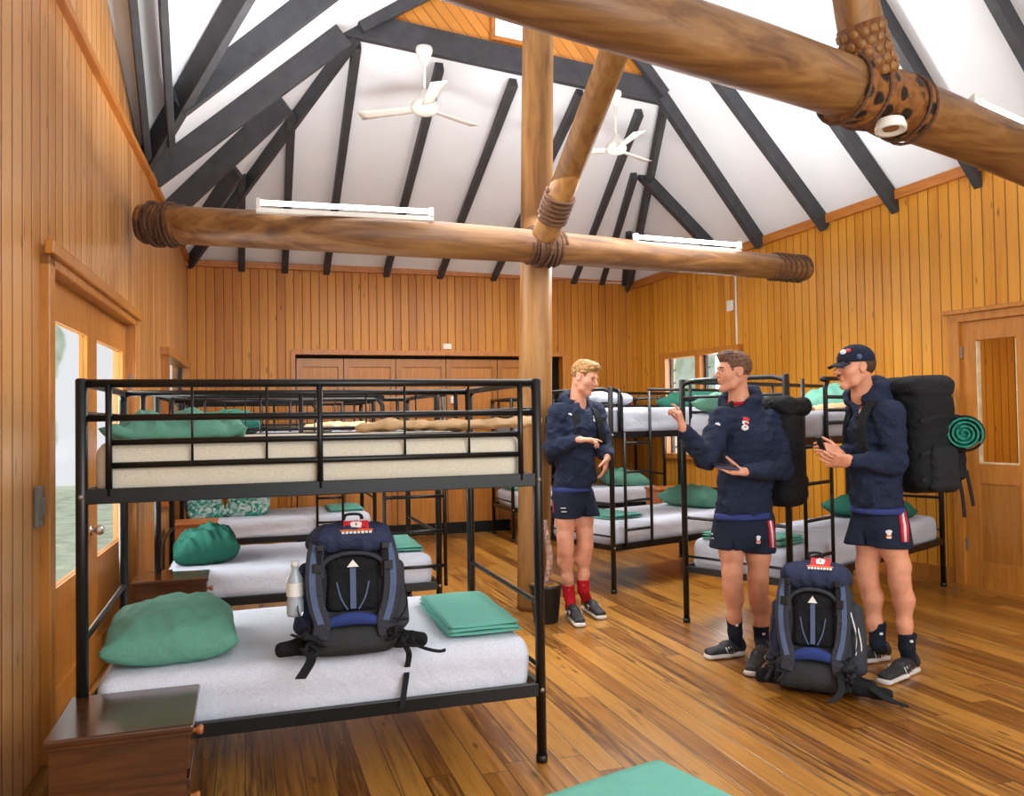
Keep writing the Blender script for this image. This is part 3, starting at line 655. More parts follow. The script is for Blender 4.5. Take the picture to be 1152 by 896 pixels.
for i in range(5):
    cc = c0 + (c1 - c0) * (.1 + .19 * i) - O2; rr = .117 - .013 * i / 5
    for j in range(14):
        a = 2 * PI * (j + .5 * (i % 2)) / 14; nn = u_ * math.cos(a) + v_ * math.sin(a); tt = np.cross(nn, d2)
        sc_.lathe([(0, .006), (.017, .005), (.022, -.002)], cc + nn * rr, n=10, R=np.stack([tt, d2, nn], 1))
sc_.build('scales', 'bark_scale', k2)
pk = P(1002, 143, 3.9); e_ = empty('log_end_socket', tuple(pk), 0, 'pale round socket ring under the bark collar', 'fitting')
fwd = n_(np.array([-.05, -.10, -1.])); a_ = n_(np.cross(fwd, [1, 0, 0])); b_ = np.cross(fwd, a_)
MB().lathe([(.0, .004), (.035, .006), (.055, .018), (.068, .02), (.07, .0), (.06, -.03)], (0, 0, 0), R=np.stack([a_, b_, fwd], 1)).build('ring', 'white_plastic', e_)
MB().lathe([(0, .014), (.034, .01)], (0, 0, 0), R=np.stack([a_, b_, fwd], 1)).build('core', 'pole_wood', e_)
# fluorescent tube fittings
TUBES = []
def tube(p, q, label):
    p = np.array(p, float); q = np.array(q, float); e = empty('fluorescent_light', tuple(p), 0, label, 'ceiling light', 'fluorescent tube lights'); d = q - p
    MB().beam(d * 0 + [0, 0, 0], d, .05, .03).build('batten', 'white_plastic', e)
    dn = n_(d); MB().tube([dn * .03 + [0, -.02, .05], d - dn * .03 + [0, -.02, .05]], .017, 12).build('tube', 'tube_light', e)
    for s in (0, 1):
        MB().box(d * s + dn * (.015 if s == 0 else -.015) + np.array([0, -.02, .045]), (.014, .02, .03)).build('lamp_holder', 'white_plastic' if not s else 'white_plastic', e)
    TUBES.append((p, q))
tube(Yp(288, 237, 5.74), Yp(487, 247, 5.76), 'long lit fluorescent tube on top of the lower log, left of the post')
tube(Yp(712, 274, 5.94), Yp(832, 283, 6.1), 'lit fluorescent tube on top of the lower log, right of the post')
tube(P(1090, 124, 4.35), P(1200, 172, 4.85), 'lit fluorescent tube on the thick upper log at the right edge')
# ceiling fans
def fan(px, ptop, pbot, d, s, label):
    top_ = P(px, ptop, d); bot = P(px, pbot, d); H = top_[2] - bot[2]
    e = empty('ceiling_fan', tuple(bot), 0, label, 'ceiling fan', 'white ceiling fans')
    MB().lathe([(0, H + .01), (.07 * s, H + .01), (.075 * s, H - .02 * s), (.05 * s, H - .09 * s), (.022 * s, H - .15 * s), (0, H - .16 * s)]).build('canopy', 'white_plastic', e)
    MB().tube([(0, 0, .1 * s), (0, 0, H - .1 * s)], .012, 10).build('down_rod', 'white_plastic', e)
    MB().lathe([(0, .17 * s), (.02 * s, .17 * s), (.04 * s, .13 * s), (.085 * s, .07 * s), (.115 * s, .035 * s), (.12 * s, .0), (.10 * s, -.04 * s), (.05 * s, -.055 * s), (0, -.06 * s)], n=28).build('motor_housing', 'white_plastic', e)
    for i in range(3):
        a = .5 + i * 2 * PI / 3; R = rotz(a); s_, c_ = math.sin(.2), math.cos(.2); Rt = R @ np.array([[1, 0, 0], [0, c_, -s_], [0, s_, c_]])
        def fn(u, v): 
            w_ = .05 + .02 * u; return R @ np.array([.11 * s + .5 * s * u, 0, .0]) + Rt @ np.array([0, (v - .5) * 2 * w_ * s, .0])
        b = MB().grid(fn, 8, 4); o = b.build('fan_blade', 'white_plastic', e); so = o.modifiers.new('s', 'SOLIDIFY'); so.thickness = .006
        MB().beam(R @ np.array([.06 * s, 0, 0]), R @ np.array([.18 * s, 0, 0]), .03 * s, .01).build('blade_bracket', 'white_plastic', e)
fan(478, 54, 122, 7.3, 1.0, 'larger white ceiling fan hanging left of the round post')
fan(693, 104, 168, 8.0, .85, 'smaller white ceiling fan seen right of the leaning brace')
# small wall fittings
def plate(name, c, R, w, h, label, mat='white_plastic', cat='switch'):
    e = empty(name, tuple(c), 0, label, cat); e.rotation_euler = (0, 0, R)
    MB().box((0, -.008, 0), (w, .008, h)).build('plate', mat, e, bevel=.003); MB().box((0, -.02, 0), (w * .35, .006, h * .4)).build('rocker', mat, e)
    return e
ps = onL(42, 570); plate('switch_plate', ps + np.array([.002, 0, 0]), PI / 2 - LA, .06, .085, 'grey metal switch plate on the left wall beside the glazed doors', 'grey_plastic')
pp = Yp(503, 390, YB); plate('wall_box', (pp[0], YB - .001, pp[2]), 0, .055, .035, 'small white box on the back wall above the cupboard panels', cat='alarm')
pp = Yp(510, 450, YB + .08); plate('switch_plate', (pp[0], YB + .08, pp[2]), 0, .04, .045, 'white switch plate on the middle cupboard panel')
pp = onR(822, 344); plate('switch_plate', pp, -(PI / 2 - RA), .055, .06, 'white switch beside the conduit on the right wall')
c0 = onR(826.5, 300); c1 = onR(833, 440); m = MB(); i_ = np.array([-.012, 0, 0]); m.tube([np.array([(c0 + c1)[0] / 2, (c0 + c1)[1] / 2, c1[2] - .3]) + i_, np.array([(c0 + c1)[0] / 2, (c0 + c1)[1] / 2, c0[2] + .25]) + i_], .012, 8)
e0 = np.array([(c0 + c1)[0] / 2, (c0 + c1)[1] / 2, c0[2] + .25]) + i_; m.tube([e0, onR(862, 273) + i_], .012, 8)
o_ = m.build('cable_conduit', 'white_plastic'); tag(o_, 'thin white cable conduit running up the right wall', 'conduit')
# ------------------------------------------------------------------ bunk beds
def bunk(name_label, P1, ang, L, W, H, zl, zu, guard='full', ladder=None, group='black metal bunk beds', tr=.021, rail=.055):
    """local frame: x along the bed (left to right in the photo), y towards the back; P1 is the front-left post"""
    e = empty('bunk_bed', (P1[0], P1[1], 0), ang, name_label, 'bunk bed', group)
    mt = 'bed_metal'
    corners = {'fl': (0, 0), 'fr': (L, 0), 'bl': (0, W), 'br': (L, W)}
    for k, (x, y) in corners.items():
        p = MB().tube([(x, y, 0), (x, y, H - .006), (x, y, H)], [tr, tr, tr * .7], 14)
        po = p.build('post', mt, e)
        MB().tube([(x, y, -.0), (x, y, .03)], tr + .004, 12).build('foot_cap', 'black_plastic', po)
        for z in (zl, zu): MB().lathe([(0, .006), (.008, .004), (.01, 0)], (x + (.0), y - (tr if y == 0 else -tr), z), R=np.array([[1, 0, 0], [0, 0, -1 if y == 0 else 1], [0, 1, 0.]]), n=8).build('bolt', 'bolt_metal', po)
    for z in (zl, zu):
        for y in (0, W): MB().box((L / 2, y, z), (L / 2 - .01, .014, rail / 2)).build('side_rail', mt, e, bevel=.003)
        for x in (0, L): MB().box((x, W / 2, z), (.012, W / 2 - .01, rail / 2 * .8)).build('end_rail', mt, e, bevel=.003)
        s = MB()
        for i in range(1, 10): s.box((L * i / 10, W / 2, z - .024), (.02, W / 2 - .014, .004))
        s.build('slats', mt, e)
    def barc(x, z, sag, r=.014):
        pts = [(x, 0, z - sag), (x, .06, z - sag * .3), (x, .16, z), (x, W - .16, z), (x, W - .06, z - sag * .3), (x, W, z - sag)]
        return MB().tube(smooth_path(pts, 4), r, 8)
    for x in (0, L):
        barc(x, H - .015, .03, .016).build('end_frame', mt, e); barc(x, H - .13, .0, .011).build('end_frame', mt, e)
        barc(x, zl + .36, .0, .012).build('end_frame', mt, e); MB().tube([(x, 0, zl + .09), (x, W, zl + .09)], .009, 8).build('end_frame', mt, e)
    def guardrail(y, x0, x1, curved=None, top=.016):
        g = MB(); zt_ = H - .018; zb = zu + .0
        zs = [H - .145, H - .235, H - .32]
        if curved == 'r':
            pts = [(0, y, zt_), (x1 - .10, y, zt_), (x1 - .04, y, zt_ - .02), (x1 - .005, y, zt_ - .06), (x1, y, zt_ - .12), (x1, y, zb)]
            g.tube(smooth_path(pts, 4), top, 10)
        elif curved == 'l':
            pts = [(x0, y, zb), (x0, y, zt_ - .12), (x0 + .005, y, zt_ - .06), (x0 + .04, y, zt_ - .02), (x0 + .10, y, zt_), (L, y, zt_)]
            g.tube(smooth_path(pts, 4), top, 10)
        else: g.tube([(0, y, zt_), (L, y, zt_)], top, 10)
        g.build('guard_rail', mt, e)
        a0, a1 = (0, x1) if curved == 'r' else ((x0, L) if curved == 'l' else (0, L))
        MB().tube([(a0, y, zs[0]), (a1, y, zs[0])], .013, 8).build('guard_rail', mt, e)
        i0, i1 = (a0 + .09 if a0 == 0 else a0), (a1 - .075 if a1 == L else a1)
        for z in zs[1:]: MB().tube([(i0, y, z), (i1, y, z)], .012, 8).build('guard_rail', mt, e)
        st = []
        if a0 == 0: st.append(i0)
        if a1 == L: st.append(i1)
        if not curved: st.append((a0 + a1) / 2 - .03)
        for x in st: MB().tube([(x, y - .004, zt_), (x, y - .004, zb)], .012, 8).build('guard_stile', mt, e)
        n = 4 if not curved else 2
        for k in range(n):
            x = i0 + (i1 - i0) * ([.18, .35, .69, .86][k] if not curved else [.33, .66][k])
            MB().tube([(x, y + .004, zt_), (x, y + .004, zs[2])], .005, 6).build('guard_wire', mt, e)
    if ladder:
        x0, x1, side = ladder
        guardrail(0, 0 if side == 'r' else x1, x0 if side == 'r' else L, side, .016)
        if side == 'r': MB().tube([(x1 + .02, 0, H - .018), (L, 0, H - .018)], .013, 8).build('guard_rail', mt, e)
        ld = empty('ladder', (0, 0, 0)); ld.parent = e
        for x in (x0, x1): MB().tube([(x, -.03, .02 if ladder[0] < 0 else zl), (x, -.03, H - .03 if x == (x1 if side == 'r' else x0) else zu + .02)], .013, 8).build('ladder_stile', mt, ld)
        for k in range(4):
            z = zl + .24 * (k + .5) + .02
            MB().tube([(x0, -.03, z), (x1, -.03, z)], .012, 8).build('rung', mt, ld)
    else: guardrail(0, 0, L)
    guardrail(W, 0, L)
    return e
def bedpt(P1, ang, x, y, z): return (P1[0] + x * math.cos(ang) - y * math.sin(ang), P1[1] + x * math.sin(ang) + y * math.cos(ang), z)
def mattress(P1, ang, L, W, z0, th, mat, label, seed=0, wr=.006, inset=.017, group=None, res=.018):
    z0 -= .03; th += .03
    e = SDF(); hx, hy, hz = L / 2 - inset - .016, W / 2 - inset, th / 2
    e.box((0, 0, hz), (hx, hy, hz), r=min(.06, hz * .75), k=.01)
    def disp(X, Y, Z):
        edge = np.clip((np.maximum(np.abs(X) / hx, np.abs(Y) / hy) - .75) / .25, 0, 1)
        return wr * (wob(X, Y, Z * 3, 9, seed) * .8 + wob(X * .35, Y * .35, Z * 6, 16, seed + 3) * .8 * edge + .5 * wob(X * .8, Y * .8, Z, 30, seed + 5))
    o = e.mesh('mattress', mat, None, res, disp, origin=None, smooth=2)
    c = bedpt(P1, ang, L / 2, W / 2, z0); o.location = c; o.rotation_euler = (0, 0, ang)
    return tag(o, label, 'mattress', group)
def pillow(c, ang, w, d, h, mat, label, tilt=(0, 0), seed=0, group='green pillows', wr=1.):
    rr = np.random.RandomState(seed); ph = rr.rand(8) * 6.3; V = []; n = 44; m = 34; b = MB()
    def pt(u, v, s):
        x, y = 2 * u - 1, 2 * v - 1
        ex = (1 - abs(x) ** 3.2) ; ey = (1 - abs(y) ** 3.2); t = max(ex * ey, 0) ** .42
        pin = 1 - .085 * (1 - abs(y) ** 2) * abs(x) ** 3 * 1.0; piny = 1 - .10 * (1 - abs(x) ** 2) * abs(y) ** 3
        px, py = x * w / 2 * piny * (1 + .012 * math.sin(7 * y + ph[0])), y * d / 2 * pin
        f = .010 * wr * (math.sin(9 * x + 4 * y + ph[1] + 2 * math.sin(3 * y + ph[2])) + .8 * math.sin(13 * y - 6 * x + ph[3] + 1.5 * math.sin(4 * x)) + .5 * math.sin(22 * x + 9 * y + ph[4]))
        crease = -.022 * wr * math.exp(-((x * .8 + y * .9 - .35 + .15 * math.sin(3 * x + ph[5])) / .10) ** 2) * (1 - y * y)
        z = (h * (.72 if s > 0 else .28)) * t * s * (1 + .12 * math.sin(2 * x + ph[6])) + (f + crease) * min(t * 1.6, 1) * (1 if s > 0 else .3)
        z += .018 * (abs(x) ** 4 * abs(y) ** 4) * 2
        return (px, py, z + h * .28)
    for s in (1, -1):
        g = MB().grid(lambda u, v: pt(u, v, s), n, m)
        fs = g.f if s > 0 else [tuple(reversed(q)) for q in g.f]; b.add(g.v, fs, True)
    o = b.build('pillow', mat); o.location = c; o.rotation_euler = (tilt[0], tilt[1], ang)
    mod = o.modifiers.new('w', 'WELD'); mod.merge_threshold = .002
    return tag(o, label, 'pillow', group)
def towel(c, ang, w, d, layers, mat, label, th=.014, seed=0, group='folded green blankets', name='folded_blanket'):
    e = empty(name, c, ang, label, 'blanket', group); rr = np.random.RandomState(seed)
    for k in range(layers):
        ox, oy = rr.uniform(-.008, .008, 2); ph = rr.rand(4) * 6
        b = MB(); N, K = 26, 22
        def fn(u, v, s):
            x = (2 * u - 1) * (w / 2 - .004 * k) + ox; y = (2 * v - 1) * (d / 2 - .004 * k) + oy
            ed = min(u, 1 - u, v, 1 - v) * 16; t = math.sqrt(max(0, 1 - max(0, 1 - ed) ** 2))
            return (x, y, k * th + th / 2 + s * th / 2 * 1.03 * t + .0025 * math.sin(x * 13 + ph[0] + 3 * y) + .002 * math.sin(y * 19 + ph[1]))
        for s in (1, -1):
            g = MB().grid(lambda u, v: fn(u, v, s), N, K); b.add(g.v, g.f if s > 0 else [tuple(reversed(q)) for q in g.f], True)
        o = b.build('fold', mat, e); mod = o.modifiers.new('w', 'WELD'); mod.merge_threshold = .001
    return e
def draped(c, ang, pts, w, mat, label, name='blanket', seed=0, group=None, h=.05):
    """a loosely folded length of bedding: a soft bundle along pts"""
    s = SDF(); rr = np.random.RandomState(seed)
    for i in range(len(pts) - 1): s.ecap(pts[i], pts[i + 1], (w[i], h), (w[i + 1], h), (0, 1, 0), k=.03)
    def disp(X, Y, Z): return .009 * wob(X, Y, Z, 38, seed) + .005 * wob(X, Y, Z * 3, 70, seed + 1)
    o = s.mesh(name, mat, None, .009, disp, smooth=1); o.location = c; o.rotation_euler = (0, 0, ang); return tag(o, label, 'bedding', group)
def nightstand(c, ang, w, d, h, mat, label, knob_side='x+', group=None, knob='orange_nightstand'):
    """front (drawer side) faces local +x"""
    e = empty('nightstand', (c[0], c[1], 0), ang, label, 'nightstand', group)
    b = MB(); t_ = .018
    b.box((0, -w / 2 + t_ / 2, h / 2), (d / 2, t_ / 2, h / 2 - .02)).box((0, w / 2 - t_ / 2, h / 2), (d / 2, t_ / 2, h / 2 - .02)).box((-d / 2 + .008, 0, h / 2), (.008, w / 2 - .015, h / 2 - .02))
    b.box((0, 0, .06), (d / 2 - .01, w / 2 - .015, .01)).box((0, 0, h * .62), (d / 2 - .015, w / 2 - .015, .008)).box((d / 2 - .012, 0, .03), (.01, w / 2 - .015, .03)); b.build('body', mat, e, bevel=.002)
    MB().box((0.005, 0, h - .012), (d / 2 + .018, w / 2 + .018, .012)).build('top', mat, e, bevel=.007)
    MB().box((.005, 0, h - .03), (d / 2 + .008, w / 2 + .008, .008)).build('moulding', mat, e, bevel=.004)
    dr_ = MB().box((d / 2, 0, h * .80), (.011, w / 2 - .022, h * .13)).build('drawer', mat, e, bevel=.003)
    MB().lathe([(0, .034), (.012, .033), (.018, .026), (.014, .014), (.008, .008), (.008, 0)], (d / 2 + .01, 0, h * .80), R=np.array([[0, 0, 1], [0, 1, 0], [-1, 0, 0.]]), n=14).build('knob', knob, dr_)
    do = MB().box((d / 2, 0, h * .335), (.010, w / 2 - .022, h * .27)).build('cupboard_door', mat, e, bevel=.003)
    MB().lathe([(0, .03), (.012, .028), (.014, .02), (.008, .008), (.008, 0)], (d / 2 + .01, -w / 2 + .06, h * .45), R=np.array([[0, 0, 1], [0, 1, 0], [-1, 0, 0.]]), n=14).build('knob', knob, do)
    return e
B1 = ((-.555, 3.38), 0.0, 1.75, 1.12); LB = 'made up black metal bunk beds'
bunk('nearest black metal bunk bed, a backpack standing on its lower mattress', *B1, 1.62, .305, 1.19)
B2 = ((-.51, 5.72), 0.0, 1.80, 1.12)
bunk('black metal bunk bed directly behind the nearest one, with a short ladder', *B2, 1.64, .305, 1.19, ladder=(1.42, 1.80 + .04, 'r'))
B3 = ((-.55, 8.55), 0.0, 1.82, .95)
bunk('farthest black metal bunk bed on the left, against the back wall panels', *B3, 1.66, .31, 1.2, ladder=(1.25, 1.5, 'r'))
B4 = ((3.03, 9.45), 0.0, 2.0, .80)
bunk('black metal bunk bed in the far right corner behind the round post', *B4, 1.7, .37, 1.27, ladder=(.0 + .45, .0 + .75, 'r'))
a_ = math.radians(18)
BA = ((2.90, 6.36), a_, 1.75, .88)
bunk('black metal bunk bed just right of the red-socked man, ladder on its long side', *BA, 1.70, .37, 1.30, ladder=(.12, .42, 'r'))
bb = math.radians(24.8)
BB = ((3.30, 4.56), bb, 2.48, .80)
bunk('nearest right-hand black metal bunk bed, behind the two men with big packs', *BB, 1.71, .375, 1.27, ladder=(.16, .52, 'l'))
for q in [o for o in C.objects if o.name.startswith('ladder')]: pass
MG = None
m1 = mattress(*B1, .318, .20, 'white_sheet', 'white-sheeted lower mattress of the nearest bunk, holding the backpack', 1)
m2 = mattress(B1[0], B1[1], B1[2] - .02, B1[3], 1.205, .185, 'cream_sheet', 'cream-sheeted upper mattress of the nearest bunk', 2, wr=.003)
m3 = mattress(*B2, .325, .19, 'white_sheet', 'white-sheeted lower mattress behind the nearest bunk, a dark green pillow at its head', 3)
m4 = mattress(*B2, 1.205, .17, 'grey_sheet', 'grey-white upper mattress of the second bunk on the left', 4, wr=.004)
m5 = mattress(*B3, .33, .19, 'white_sheet', 'white lower mattress nearest the back wall, two patterned pillows at its head', 5, wr=.010)
m6 = mattress(*B3, 1.215, .16, 'grey_sheet', 'pale upper mattress of the farthest bunk on the left', 6, wr=.004)
m7 = mattress(*B4, .39, .19, 'white_sheet', 'white lower mattress in the far right corner, partly behind the round post', 7)
m8 = mattress(*B4, 1.29, .16, 'grey_sheet', 'pale upper mattress in the far right corner behind the round post', 8)
m9 = mattress(*BA, .39, .19, 'white_sheet', 'white lower mattress beside the red-socked man, green blanket at its foot', 9)
m10 = mattress(*BA, 1.32, .21, 'grey_sheet', 'thick white upper mattress of the bunk right of the red-socked man', 10, wr=.007)
m11 = mattress(*BB, .395, .19, 'grey_sheet', 'wrinkled white lower mattress behind the floor backpack', 11, wr=.009)
m12 = mattress(*BB, 1.29, .18, 'grey_sheet', 'white upper mattress seen between the two men with big packs', 12, wr=.006)
# pillows
pillow((-.285, 3.80, .508), .05, .50, .66, .19, 'green_pillow', 'large smooth green pillow on the lower mattress of the nearest bunk', (0, 0), 1, wr=.6)
pillow((-.27, 3.98, 1.37), .03, .56, .6, .11, 'green_pillow', 'crumpled green pillow on the upper mattress of the nearest bunk', (0, 0), 2, wr=1.6)
pillow((-.24, 6.2, .505), .08, .42, .62, .22, 'dark_green_pillow', 'dark green pillow on the second lower mattress, behind the small nightstand', (0, -.1), 3)
pillow((-.12, 6.25, 1.37), .03, .48, .6, .16, 'dark_green_pillow', 'dark green pillow on the upper mattress of the second left bunk', (0, 0), 4)
pillow((-.36, 8.9, .55), .15, .36, .34, .15, 'patterned_pillow', 'left one of two green and white patterned pillows near the back wall', (.35, 0), 5, group='patterned pillows')
pillow((.05, 8.92, .55), -.12, .42, .34, .16, 'patterned_pillow', 'right one of two green and white patterned pillows near the back wall', (.35, 0), 6, group='patterned pillows')
pillow((-.05, 8.95, 1.37), 0, .4, .5, .13, 'green_pillow', 'green pillow on the farthest upper mattress on the left', (0, 0), 7)
pillow(tuple(bedpt(B4[0], 0, 1.6, .38, .57)), 0, .55, .55, .2, 'green_pillow', 'green pillow on the far right corner lower mattress', (0, .12), 8)
pillow(bedpt(BA[0], a_, 1.46, .42, .57), a_, .42, .62, .19, 'green_pillow', 'green pillow at the head of the lower bed behind the gesturing man', (0, .1), 9)
pillow(bedpt(BA[0], a_, 1.45, .42, 1.52), a_, .42, .6, .15, 'dark_green_pillow', 'dark green pillow on the upper bunk behind the raised hand', (0, 0), 10)
pillow(bedpt(BB[0], bb, 2.0, .40, .575), bb, .5, .6, .19, 'dark_green_pillow', 'dark green pillow on the lower bed behind the man in the cap', (0, .12), 11)
pillow(bedpt(BB[0], bb, 1.7, .42, 1.47), bb, .62, .6, .22, 'green_pillow', 'green pillow on the upper bunk just left of the capped man', (0, -.1), 12)
pillow(bedpt(BB[0], bb, .22, .5, 1.47), bb, .40, .5, .14, 'green_pillow', 'green pillow on the upper bunk above the cream blanket by the raised hand', (0, 0), 13)
# folded blankets
tc = (Zp(465, 680, .52) + Zp(535, 672, .52) + Zp(592, 712, .52) + Zp(508, 730, .52)) / 4
towel((tc[0] + .01, tc[1], .525), -.03, .33, .72, 3, 'green_towel', 'folded green blanket on the foot of the nearest lower bunk, right of the backpack', .017, 1)
towel((1.06, 6.28, .522), -.02, .36, .75, 2, 'green_towel', 'folded green blanket on the foot of the second lower mattress', .015, 2)
towel((1.02, 9.02, .525), 0, .36, .60, 2, 'green_towel', 'folded green blanket on the foot of the lower mattress nearest the back wall', .015, 3)
towel((3.22, 9.85, .585), 0, .3, .5, 2, 'green_towel', 'folded green blanket left of the round post in the far right corner', .015, 4)
towel(bedpt(BA[0], a_, .27, .42, .585), a_, .38, .66, 2, 'green_towel', 'folded green blanket on the lower bed beside the red-socked man', .016, 5)
towel(bedpt(BB[0], bb, .22, .40, .59), bb, .34, .62, 3, 'green_towel', 'folded green blanket behind the legs of the gesturing man', .017, 6)
# loose bedding on the upper bunks
draped((.95, 3.98, 1.41), .04, [(-.42, .0, .005), (-.3, .02, .02), (.05, 0, .012), (.38, .02, .02), (.46, 0, .03)], [.05, .12, .14, .15, .12], 'peach_blanket', 'crumpled cream blanket on the upper mattress of the nearest bunk', seed=2, h=.022)
draped((.75, 6.25, 1.40), .02, [(-.3, 0, 0), (-.15, .02, .015), (.3, 0, .01)], [.06, .12, .12], 'peach_blanket', 'small cream blanket roll on the second upper mattress on the left', seed=3, h=.03)
draped(bedpt(BB[0], bb, .25, .2, 1.485), bb + .1, [(-.16, 0, 0), (.1, .02, .01), (.35, 0, 0)], [.1, .14, .12], 'peach_blanket', 'cream blanket on the upper bunk beside the raised hand', seed=4, h=.028)
draped(bedpt(BB[0], bb, 1.15, .25, 1.485), bb, [(-.2, 0, 0), (0, .02, .01), (.25, 0, .02)], [.1, .13, .14], 'peach_blanket', 'cream blanket on the upper bunk left of the capped man', seed=5, h=.028)
draped(bedpt(BA[0], a_, .35, .5, 1.56), a_, [(-.18, 0, .05), (0, .02, .06), (.22, 0, .05)], [.18, .2, .18], 'grey_sheet', 'bundle of white bedding on the upper bunk right of the red-socked man', seed=6, h=.06)
draped((3.45, 9.8, 1.49), 0, [(-.25, 0, 0), (0, .02, .03), (.25, 0, .02)], [.14, .17, .14], 'peach_blanket', 'folded blanket on the far corner upper bunk, left of the post', seed=8, h=.04)
# nightstands
nsz = .46
q0, q1, q2 = Zp(205, 768, nsz), Zp(42, 830, nsz), Zp(190, 833, nsz)
nightstand(((q1[0] + q2[0]) / 2 + .045, (q0[1] + q2[1]) / 2 + .0, 0), 0., .42, (q2[0] - q1[0]) + .0, nsz + .012, 'dark_nightstand', 'large dark wood nightstand in the bottom left corner, in front of the nearest bunk')
s0, s1, s2 = Zp(150, 658, .5), Zp(228, 657, .5), Zp(232, 636, .5)
nightstand(((s0[0] + s1[0]) / 2, (s1[1] + s2[1]) / 2, 0), 0., .36, .40, .51, 'dark_nightstand', 'dark wood nightstand between the two nearer left bunks')
s0 = Zp(203, 578, .58); nightstand((-.42, 8.15, 0), 0., .34, .36, .57, 'orange_nightstand', 'small orange wood nightstand below the patterned pillows')
s0 = P(757, 546, 10.0); nightstand((4.78, 8.95, 0), -PI / 2, .36, .34, .61, 'orange_nightstand', 'light orange nightstand under the louvred window on the right')
sh = MB().box((0, 0, 0), (.5, .18, .02)).box((0, .0, -.28), (.5, .16, .2)).build('low_bench', 'orange_nightstand'); sh.location = (5.0, 7.3, .58); sh.rotation_euler = (0, 0, bb)
C.objects.unlink(sh); bpy.data.objects.remove(sh)
# bed in the foreground carrying the green blanket at the bottom edge
fz_ = .50
A_, B_, C_, D_ = Zp(742, 843, fz_), Zp(850, 897, fz_), Zp(565, 897, fz_), Zp(600, 884, fz_)
fa = math.atan2((D_ - A_)[1], (D_ - A_)[0])            # far edge direction (towards the left)
ex = n_(A_ - D_); ey = np.array([ex[1], -ex[0], 0])    # ex to the right, ey towards the camera
fe = empty('low_bed', (A_[0], A_[1], 0), 0, 'low bed at the bottom edge, hidden under a big green blanket', 'bed')
R2 = np.stack([ex, -ey, [0, 0, 1.]], 1)
def fp(x, y, z): return ex * (-x) + ey * y + np.array([0, 0, z])
m = MB()
for x, y in ((.12, .12), (.95, .12), (.12, 1.6), (.95, 1.6)): m = MB().tube([fp(x, y, 0), fp(x, y, .3)], .02, 10); m.build('leg', 'bed_metal', fe)
MB().box(fp(.53, .86, .29), (.44, .76, .02), R2).build('frame', 'bed_metal', fe)
fm = SDF().box((0, 0, .085), (.47, .80, .085), r=.05).mesh('mattress', 'white_sheet', None, .02, smooth=1); fm.location = A_ * [1, 1, 0] + fp(.53, .86, .31); fm.rotation_euler = (0, 0, math.atan2(ex[1], ex[0])); tag(fm, 'white mattress under the green blanket at the bottom edge of the photo', 'mattress')
bd = MB()
def fn(u, v):
    x = -.0 + 1.1 * u; y = 1.75 * v; ed = min(u * 1.1, v * 1.75, (1 - u) * 1.1); dz = -.09 * max(0, 1 - ed / .07) ** 2
    return fp(x, y, fz_ + .004 + dz + .004 * math.sin(9 * x + 4 * y))
gv = MB().grid(fn, 60, 80)
bd.add(gv.v, gv.f, True); ob = bd.build('green_blanket', 'green_towel'); ob.location = (A_[0], A_[1], 0); so = ob.modifiers.new('s', 'SOLIDIFY'); so.thickness = .012
tag(ob, 'large green blanket spread flat over the low bed at the bottom edge', 'blanket')
# potted plant beside the post
pc = Zp(621, 704, 0.); pe = empty('potted_plant', (pc[0], pc[1] + .12, 0), 0, 'black pot of wood chips with a mottled bare stem beside the round post', 'potted plant')
MB().lathe([(0, 0), (.085, 0), (.088, .01), (.112, .24), (.120, .245), (.120, .265), (.108, .265), (.104, .24), (0, .24)], n=28).build('pot', 'black_plastic', pe)
ch = MB(); rp = random.Random(4)
for i in range(120):
    a, r = rp.uniform(0, 2 * PI), rp.uniform(0, .098); R = rotz(rp.uniform(0, 6)); ch.box((r * math.cos(a), r * math.sin(a), .25 + rp.uniform(0, .02)), (.016, .008, .004), R)
tag(ch.build('wood_chips', 'pole_wood', pe), kind='stuff')
plain('mottled_bark', (140, 112, 100), rough=.8, nz=.5, scale=40., bump=.5)
MB().tube(smooth_path([(.0, .01, .24), (.02, 0, .33), (.035, 0, .45), (.02, 0, .58), (.005, 0, .72)], 6), [.012 + .012 * math.sin(min(i / 24, 1) * PI) for i in range(25)], 10).build('stem', 'mottled_bark', pe)
MB().tube(smooth_path([(-.03, .01, .24), (-.05, 0, .4), (-.03, 0, .62), (-.02, 0, .95)], 6), .007, 8).build('stem', 'bark_brown', pe)
